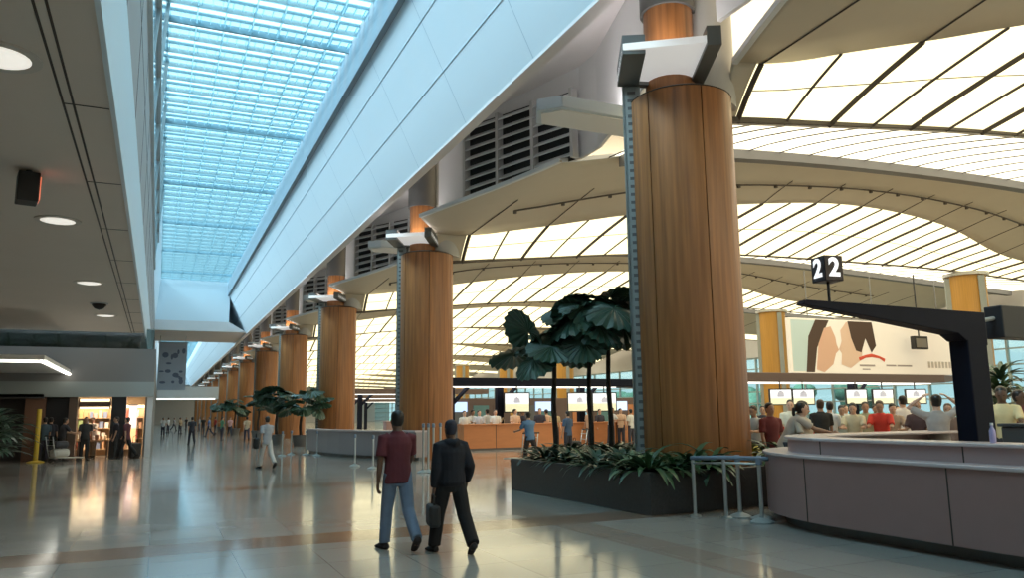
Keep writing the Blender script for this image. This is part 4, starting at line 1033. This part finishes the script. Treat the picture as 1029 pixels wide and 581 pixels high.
    if coat:   # hood lying on the shoulders
        g.tube([T((-.09, -.02, 1.45)), T((-.05, -.10, 1.44)), T((0, -.125, 1.42)), T((.05, -.10, 1.44)), T((.09, -.02, 1.45))], [.035, .05, .055, .05, .035], 10)
    g.v = [tuple(Vector(v)+dz) for v in g.v]; out['shirt'] = fuse(g, gv, 'shirt', 3)
    g = MB(); g.tube([(0, 0, .80), (0, 0, .88), (0, 0, .95), (0, 0, 1.0)], [(.13, .10), (.172, .124), (.172, .124), (.155, .115)], 16, ref=(1, 0, 0))
    for (hip, kn, an, fd, fu) in legs:
        w = .012 if not coat else .026
        g.tube([hip+Vector((0, 0, .04)), hip.lerp(kn, .4), kn, kn.lerp(an, .4), an.lerp(kn, .08), an+fu*.0-fd*.008], [.088+w*.3, .082+w*.7, .064+w, .062+w, .058+w, .06+w], 12)
    g.v = [tuple(Vector(v)+dz) for v in g.v]; out['trousers'] = fuse(g, gv, 'trousers', 3)
    out['shoe'] = []
    for (hip, kn, an, fd, fu) in legs:
        ax = fd.cross(fu); g = MB()
        g.tube([an-fd*.075-fu*.045, an-fd*.045-fu*.035, an+fd*.03-fu*.03, an+fd*.11-fu*.045, an+fd*.185-fu*.058, an+fd*.205-fu*.06], [(.03, .032), (.043, .042), (.046, .045), (.052, .032), (.042, .022), (.02, .014)], 10, ref=ax)
        g.v = [tuple(Vector(v)+dz) for v in g.v]; out['shoe'].append(g.mesh('shoe', None, True))
    g = MB(); g.tube([Hd((0, -.022+q[3], q[0]*1.04+.022)) for q in rings[2:]], [(q[1]*1.10, q[2]*1.02) for q in rings[2:]], 16, ref=hr @ Vector((1, 0, 0)))
    if hair == 'long':
        g.tube([Hd((0, -.03, .05)), Hd((0, -.07, -.03)), Hd((0, -.075, -.11)), Hd((0, -.07, -.2))], [(.08, .06), (.085, .05), (.085, .045), (.06, .03)], 12, ref=hr @ Vector((1, 0, 0)))
    if hair == 'tail':
        g.tube([Hd((0, -.09, .04)), Hd((0, -.14, .02)), Hd((0, -.15, -.06)), Hd((0, -.13, -.2))], [.025, .035, .032, .01], 10)
    g.v = [tuple(Vector(v)+dz) for v in g.v]; out['hair'] = fuse(g, .009, 'hair', 4)
    g = MB()
    for sd in (-1, 1): g.ell(Hd((sd*.030, .0815, .012))+dz, (.011, .009, .007), 8, 6)
    out['eye'] = g.mesh('eyes', None, True)
    out['wrist'] = [(a[3]+dz, a[5]) for a in arms]; out['top'] = max(v.co.z for v in out['hair'].vertices)
    CACHE[key] = out
    return out
POSES = {
    'stand': dict(legL=(3, 2), legR=(-3, 2), armL=(4, 7, 12), armR=(6, 7, 18)),
    'walk': dict(legL=(18, 6), legR=(-20, 22), armL=(-16, 6, 12), armR=(22, 6, 20)),
    'walk_main': dict(legL=(14, 5), legR=(-15, 26), armL=(-6, 9, 10), armR=(20, 8, 40), lean=3, turn=-4),
    'walk_pocket': dict(spr=.10, legL=(15, 4), legR=(-13, 22), armL=(-4, 9, 14), armR=(-14, 16, 52), lean=2, nod=4, turn=4),
    'desk': dict(legL=(4, 3), legR=(-5, 4), armL=(38, 8, 55), armR=(40, 8, 50), lean=8, nod=14),
    'bend': dict(legL=(6, 6), legR=(-8, 6), armL=(55, 6, 20), armR=(58, 6, 18), lean=28, nod=10),
    'push': dict(legL=(16, 5), legR=(-16, 18), armL=(38, 6, 40), armR=(38, 6, 40), lean=8),
    'hands_up': dict(legL=(3, 2), legR=(-3, 2), armL=(140, 50, 60), armR=(140, 50, 60), over=('armL', 'armR')),
    'phone': dict(legL=(3, 3), legR=(-4, 2), armL=(4, 8, 10), armR=(25, 14, 118), turn=20),
    'turned': dict(legL=(5, 3), legR=(-3, 2), armL=(5, 8, 20), armR=(20, 10, 70), turn=40),
}
SKIN = {'l': mat('skin_light', (.62, .38, .27), .5), 'm': mat('skin_mid', (.42, .24, .155), .5), 'd': mat('skin_dark', (.13, .068, .042), .5)}
M_hair = mat('hair_black', (.016, .013, .012), .45); M_hairb = mat('hair_brown', (.07, .04, .022), .5); M_hairg = mat('hair_grey', (.3, .28, .26), .5)
M_eye = mat('eye_dark', (.02, .015, .012), .2)
def cloth(c):
    return mat('cloth_%02x%02x%02x' % tuple(int(v*255) for v in c), c, .85, noise=.18, nscale=9, bump=.25, bscale=14)
def person(label, x, y, rz, pose, top, bottom, h=1.68, skin='m', hair='short', sleeve='short', female=False, hairm=None, shoes=(.02, .02, .02), group=None, vox=.016, bulk=1., coat=False):
    f = figure(pose, vox, sleeve, hair, female, bulk, coat); s = h/1.70
    t = thing('person', label, 'person', (x, y, 0), R(rz), group); t.scale = (s, s, s)
    for part, me, m in (('body', f['body'], SKIN[skin]), ('shirt' if not coat else 'jacket', f['shirt'], cloth(top)), ('trousers', f['trousers'], cloth(bottom)), ('shoe', f['shoe'][0], cloth(shoes)), ('shoe', f['shoe'][1], cloth(shoes)), ('hair', f['hair'], hairm or M_hair), ('eyes', f['eye'], M_eye)):
        if not me.materials: me.materials.append(m)
        mo(part, me, t, m)
    return t, f
def bag(name, label, cat, p, rz, sx, sy, sz, m, handle=.12, group=None, z=0):
    t = thing(name, label, cat, (p[0], p[1], z), R(rz), group)
    mb = MB(); mb.prism([(-sx/2, -sy/2), (sx/2, -sy/2), (sx/2, sy/2), (-sx/2, sy/2)], .0, sz); mb.build('bag_body', m, t, bevel=min(sx, sy)*.25)
    mb = MB(); mb.tube([(-sx*.25, 0, sz-.01), (-sx*.22, 0, sz+handle*.8), (0, 0, sz+handle), (sx*.22, 0, sz+handle*.8), (sx*.25, 0, sz-.01)], .012, 6); mb.build('handle', M_black, t, smooth=True)
    return t
# the two walkers
man, f1 = person('man in maroon T-shirt and blue jeans walking away', 2.71, 9.42, 6, 'walk_main', (.115, .022, .03), (.16, .21, .29), 1.67, 'd', 'short', 'short', vox=.0085, shoes=(.025, .018, .018), bulk=1.03)
wom, f2 = person('person in black hooded jacket and dark trousers walking away', 3.22, 8.92, 2, 'walk_pocket', (.009, .010, .016), (.008, .008, .009), 1.55, 'd', 'short', 'long', vox=.0085, bulk=1.0, female=True, coat=True, hairm=mat('dark_cap', (.03, .03, .045), .8))
wp, wd = f2['wrist'][0]; s = 1.56/1.7; q = Matrix.Rotation(R(2), 3, 'Z') @ (wp+wd*.09)*s
bz = q.z-.36
bag('carry_bag', 'black carry bag held low by the person in black jacket', 'bag', (3.22+q.x, 8.92+q.y), 80, .34, .13, .25, M_black, .12, z=bz)

# people in the concourse
def at(px, d): p = floor_at(px, d); return p.x, p.y
person('person in grey top and white trousers walking with a black bag, mid-concourse', 3.18, 25.9, 20, 'walk', (.36, .37, .40), (.55, .53, .50), 1.64, 'm', vox=.016)
bag('shoulder_bag', 'black bag carried by the walker in white trousers', 'bag', (2.86, 25.9), 90, .42, .18, .34, M_black, .14, z=.62)
for i, (px, d, top, bot, rz, ps) in enumerate([(192, 52, (.03, .03, .04), (.02, .02, .03), 10, 'walk'), (127, 35.6, (.10, .03, .04), (.02, .02, .02), 60, 'walk'), (116, 35.6, (.02, .02, .03), (.02, .02, .02), 100, 'stand'), (85, 35.6, (.03, .03, .03), (.02, .02, .02), 200, 'stand'), (62, 35.3, (.04, .04, .05), (.03, .03, .03), -60, 'push'), (44, 35.5, (.05, .08, .10), (.03, .03, .05), 30, 'stand'), (93, 37.8, (.55, .5, .45), (.2, .15, .1), 150, 'desk'), (50, 36.2, (.03, .03, .04), (.02, .02, .03), 0, 'stand')]):
    x, y = at(px, d)
    person(['dark-dressed person walking alone in the distance, far down the concourse', 'person in dark red and black walking past the dark shop pier', 'black-dressed person standing against the dark shop pier', 'black-dressed person standing before the lit shop opening', 'dark-dressed person pushing the luggage trolley by the shop', 'person in blue-green top beside the yellow post', 'shop assistant in cream top behind the sales table', 'dark-dressed person standing between yellow post and trolley'][i], x, y, rz, ps, top, bot, 1.68, 'm')
labs = 'white grey tan black blue red green pink'.split(); cols = [(.6, .6, .6), (.3, .3, .32), (.45, .36, .25), (.03, .03, .03), (.12, .18, .35), (.4, .06, .05), (.12, .25, .14), (.5, .3, .3)]
rn = random.Random(21)
for i, (px, d) in enumerate([(168, 95), (174, 110), (180, 88), (203, 90), (209, 72), (215, 84), (222, 60), (230, 75), (163, 80), (199, 105), (247, 56), (186, 120)]):
    x, y = at(px, d); c = i % 8
    person('distant person in %s top far down the concourse, %s' % (labs[c], ['under the banner', 'farthest group', 'near the bridge', 'before the columns'][i % 4]), x, y, rn.uniform(0, 360), ['stand', 'walk', 'turned'][i % 3], cols[c], (.04, .04, .06), 1.66, 'm', group='distant people down the concourse', vox=.022)

# luggage trolleys
def trolley(x, y, rz, label):
    t = thing('luggage_trolley', label, 'trolley', (x, y, 0), R(rz), 'luggage trolleys')
    mb = MB()
    for sx in (-.28, .28):
        mb.tube([(sx, .75, .16), (sx, -.25, .20), (sx, -.34, .55), (sx, -.42, 1.0)], .016, 8)
    for y_ in (.72, .4, .05, -.25): mb.tube([(-.28, y_, .18), (.28, y_, .18)], .012, 6)
    for z_ in (.45, .65, .85): mb.tube([(-.28, -.32-.1*(z_-.5), z_), (.28, -.32-.1*(z_-.5), z_)], .01, 6)
    mb.build('frame', M_steelp, t, smooth=True)
    mb = MB(); mb.tube([(-.32, -.43, 1.0), (.32, -.43, 1.0)], .022, 8); mb.build('handle_bar', M_black, t)
    for (wx, wy) in ((-.26, -.2), (.26, -.2), (0, .68)):
        mb = MB(); mb.tube([(wx-.02, wy, .075), (wx+.02, wy, .075)], .075, 14); w_ = mb.build('wheel', M_black, t)
    return t
x, y = at(61, 34.2); trolley(x, y, -60, 'luggage trolley loaded with pale bags by the shop')
bag('suitcase', 'pale grey suitcase lying on the trolley by the shop', 'suitcase', (x, y), -60, .5, .6, .32, mat('case_pale', (.6, .58, .52), .5), .06, z=.2)
bag('suitcase', 'dark suitcase stacked on the pale suitcase on the shop trolley', 'suitcase', (x, y), -60, .45, .5, .28, mat('case_dark', (.05, .05, .06), .5), .06, z=.53)
x, y = at(136, 36.0); bag('suitcase', 'black suitcase standing behind the walker at the shop pier', 'suitcase', (x, y), 30, .45, .26, .62, M_black, .3)

# check-in crowd
x, y = at(531, 24.6); person('person in blue T-shirt pushing an empty trolley before the orange wall', x, y, 10, 'push', (.10, .20, .34), (.04, .03, .03), 1.68, 'm', vox=.016)
trolley(x+.15, y+.82, 10, 'empty luggage trolley pushed by the person in blue T-shirt')
x, y = at(569, 28.5); person('person in dark blue top standing left of the palm trunks', x, y, 20, 'stand', (.05, .09, .16), (.03, .03, .04), 1.68, 'm')
x, y = at(577, 28.8); trolley(x+.2, y+.5, 80, 'luggage trolley carrying a dark bag near the orange wall'); bag('travel_bag', 'dark travel bag lying on the trolley near the orange wall', 'bag', (x+.2, y+.5), 80, .55, .45, .4, M_black, .1, z=.2)
staff = [(465, 35.5), (472, 37.5), (480, 36), (488, 37.5), (496, 36.3), (503, 38), (516, 36.6), (524, 38.5), (541, 37), (549, 38.5), (556, 37.2), (590, 38), (601, 39), (612, 38.2), (622, 39.2), (632, 38.6)]
wc = [('white', (.66, .66, .64)), ('peach', (.62, .42, .30)), ('pale grey', (.5, .5, .52)), ('dark', (.04, .04, .06)), ('tan', (.45, .34, .2))]
for i, (px, d) in enumerate(staff):
    x, y = at(px, d); nm, c = wc[[0, 0, 2, 0, 0, 4, 1, 3, 3, 1, 4, 1, 3, 2, 1, 0][i]]
    where = ['nearest the second column', 'second from the second column', 'third from the second column', 'fourth from the second column', 'fifth from the second column', 'left of the canopy post', 'right of the canopy post', 'beside the blue shirt', 'right of the blue shirt', 'under the first flight screen', 'left of the first palm trunk', 'right of the first palm trunk', 'left of the twin palm trunks', 'right of the twin palm trunks', 'under the last flight screen', 'beside the nearest column'][i]
    person('%s-shirted person behind the orange wall, %s' % (nm, where), x, y, [180, 200, 150, 20, 170, 90][i % 6], ['stand', 'desk', 'turned', 'stand'][i % 4], c, (.05, .05, .07), 1.76+.1*((i*13) % 5)/5, 'lm'[i % 2], group='people behind the orange check-in walls')
crowd = [
 ('person in pale grey shirt bending by the planter end, nearest the wooden column', 758, 18.2, 150, 'desk', (.50, .49, .46), 'm', 'short', 1.72, 'short'),
 ('person in maroon top facing the bent person in grey shirt', 772, 16.2, 220, 'stand', (.16, .03, .03), 'm', 'short', 1.75, 'short'),
 ('person in beige shirt leaning over the counter end', 786, 15.2, -80, 'bend', (.58, .50, .42), 'm', 'short', 1.85, 'short'),
 ('dark-haired woman with ponytail in cream top behind the counter end', 804, 15.2, -120, 'turned', (.66, .58, .46), 'l', 'tail', 1.74, 'short'),
 ('fair-skinned person in pale yellow top behind the ponytailed woman', 793, 21, 180, 'stand', (.70, .66, .52), 'l', 'short', 1.86, 'short'),
 ('person in black shirt with back turned beside a white-shirted one', 823, 19.8, 20, 'stand', (.02, .02, .02), 'm', 'short', 1.84, 'short'),
 ('person in white shirt at the black shirt shoulder', 832, 20.6, -30, 'turned', (.70, .68, .66), 'l', 'short', 1.80, 'short'),
 ('person in grey-green shirt low behind the red desk', 843, 22.5, 190, 'desk', (.32, .36, .32), 'm', 'short', 1.72, 'short'),
 ('person in cream shirt with pink sleeves at the red desk', 856, 20.2, 170, 'desk', (.66, .60, .42), 'l', 'short', 1.76, 'short'),
 ('person in olive shirt standing at the red desk', 868, 20.8, 180, 'stand', (.34, .32, .20), 'm', 'short', 1.78, 'short'),
 ('person in bright red shirt behind the red desk', 883, 20.0, 170, 'desk', (.66, .05, .03), 'm', 'short', 1.80, 'short'),
 ('dark-haired person in tan top right of the red shirt', 894, 20.8, 190, 'desk', (.36, .27, .20), 'l', 'short', 1.74, 'short'),
 ('person in white shirt and dark trousers right of the red shirt', 906, 21.5, 30, 'stand', (.74, .68, .66), 'l', 'short', 1.92, 'short'),
 ('person in dark patterned top left of the hand-raiser', 920, 19.2, 150, 'turned', (.09, .05, .05), 'm', 'long', 1.78, 'short'),
 ('person in grey shirt with both hands raised to the head', 940, 15.6, 10, 'hands_up', (.40, .36, .33), 'l', 'short', 1.84, 'short'),
 ('person in brown top tucked between mast and hand-raiser', 951, 18.5, 170, 'stand', (.20, .13, .10), 'm', 'short', 1.70, 'short'),
 ('person in cream shirt leaning on the desk right of the mast', 1006, 16.6, 170, 'desk', (.70, .56, .30), 'd', 'short', 1.98, 'short'),
 ('person in dark red top at the right frame edge', 1024, 17.2, 190, 'turned', (.15, .04, .04), 'd', 'short', 1.92, 'short'),
 ('person in navy top just right of the mast', 988, 18.6, 160, 'desk', (.04, .05, .10), 'm', 'long', 1.68, 'short'),
 ('yellow-shirted person behind the cream shirt right of the mast', 996, 19.0, 170, 'stand', (.60, .48, .10), 'm', 'short', 1.66, 'short'),
 ('person in white top far behind the red desk, under the third screen', 848, 26.5, 200, 'stand', (.62, .62, .60), 'l', 'short', 1.74, 'short'),
 ('person in teal top far behind the red desk, under the fifth screen', 878, 27.5, 160, 'turned', (.10, .28, .28), 'm', 'short', 1.74, 'short'),
 ('person in pale pink top far behind the red desk, under the last screen', 900, 27, 200, 'stand', (.6, .42, .42), 'l', 'long', 1.70, 'short'),
 ('person in black jacket far behind the maroon top', 765, 24, 180, 'stand', (.03, .03, .04), 'm', 'short', 1.74, 'long'),
]
for i, (lab, px, d, rz, ps, c, sk, hr_, h, sl) in enumerate(crowd):
    x, y = at(px, d); person(lab, x, y, rz-45, ps, c, (.05, .05, .06) if i % 3 else (.16, .13, .10), h, sk, hr_, sl, hair := hr_ != 'short', group='travellers at the check-in desks', hairm=None if i % 5 else M_hairb, vox=.015)
# tree outside the window and a tall indoor plant at the right edge
t = thing('indoor_tree', 'dark leafy indoor tree behind the cream shirt right of the mast', 'tree', (*at(1003, 27), 0))
mb = MB(); mb.tube([(0, 0, 0), (.05, 0, 1.2), (0, .04, 2.4)], [.07, .05, .03], 8); mb.build('trunk', M_bark, t)
for i, (z, sc) in enumerate(((1.5, 1.6), (2.0, 1.8), (2.4, 1.5))):
    f = mo('crown', GP[i % 2*2], t); f.location = (.1*i, 0, z); f.scale = (sc, sc, sc)
for i in range(9):
    q = thing('outdoor_tree', 'green tree outside the hall window', 'tree', (75+7*(i % 3), 20+i*16, -.05), i, 'trees outside the window wall')
    mb = MB(); mb.tube([(0, 0, 0), (0, 0, 3)], [.25, .15], 8); mb.build('trunk', M_bark, q)
    mb = MB(); rr_ = random.Random(i)
    for j in range(9): mb.ell((rr_.uniform(-1.6, 1.6), rr_.uniform(-1.6, 1.6), rr_.uniform(2.4, 4.6)), (1.5, 1.5, 1.2), 10, 7)
    mb.build('crown', mat('tree_green', (.045, .11, .07), .8, noise=.4, nscale=2, bump=.8, bscale=3), q, smooth=True)

# ================================================================== LIGHT
w = D.worlds.new('sky'); SC.world = w; w.use_nodes = True
bg = w.node_tree.nodes['Background']; bg.inputs[0].default_value = (.64, .86, .92, 1); bg.inputs[1].default_value = .55
sun = D.objects.new('sun', D.lights.new('sun', 'SUN')); COL.objects.link(sun)
sun.data.energy = 9.2; sun.data.angle = R(24); sun.data.color = (.86, .95, 1.0)
sun.rotation_euler = Vector((1.0, .12, -.80)).to_track_quat('-Z', 'Y').to_euler()
def area(name, loc, sx, sy, e, col, rot=(0, 0, 0)):
    o = D.objects.new(name, D.lights.new(name, 'AREA')); COL.objects.link(o); o.data.shape = 'RECTANGLE'; o.data.size = sx; o.data.size_y = sy
    o.data.energy = e; o.data.color = col; o.location = loc; o.rotation_euler = rot; return o
area('shop_lamp', (-2.5, 38.6, 2.7), 2.5, 2, 90, (1, .78, .5))
area('shop_lamp', (-.95, 37.9, 2.7), .8, 1.2, 45, (1, .8, .65))
for k in range(0, 7):      # unseen lamps added above column wings and light shelves to brighten the soffit
    area('wing_soffit_fill', (CX-.75, ROW0+PITCHY*k-.6, 8.42), 1.3, .9, 20, (1, .96, .94), (PI, 0, 0))
    area('shelf_soffit_fill', (10.3-1.0, ROW0+3.6+PITCHY*k, 9.08), 1.8, .6, 20, (1, .95, .94), (PI, 0, 0))
for (x, y) in [(-1.55, 8.25), (-1.75, 15.1), (-1.75, 21.96), (-1.75, 28.9)]:
    o = D.objects.new('downlight_lamp', D.lights.new('downlight_lamp', 'SPOT')); COL.objects.link(o); o.location = (x, y, 4.90)
    o.data.energy = 60; o.data.spot_size = R(100); o.data.color = (1, .88, .72); o.data.shadow_soft_size = .2

SC.view_settings.view_transform = 'Standard'; SC.view_settings.look = 'None'; SC.view_settings.gamma = 1
SC.view_settings.use_curve_mapping = False; SC.view_settings.exposure = 0.95
SC.cycles.max_bounces = 8; SC.cycles.transparent_max_bounces = 12; SC.cycles.use_denoising = True
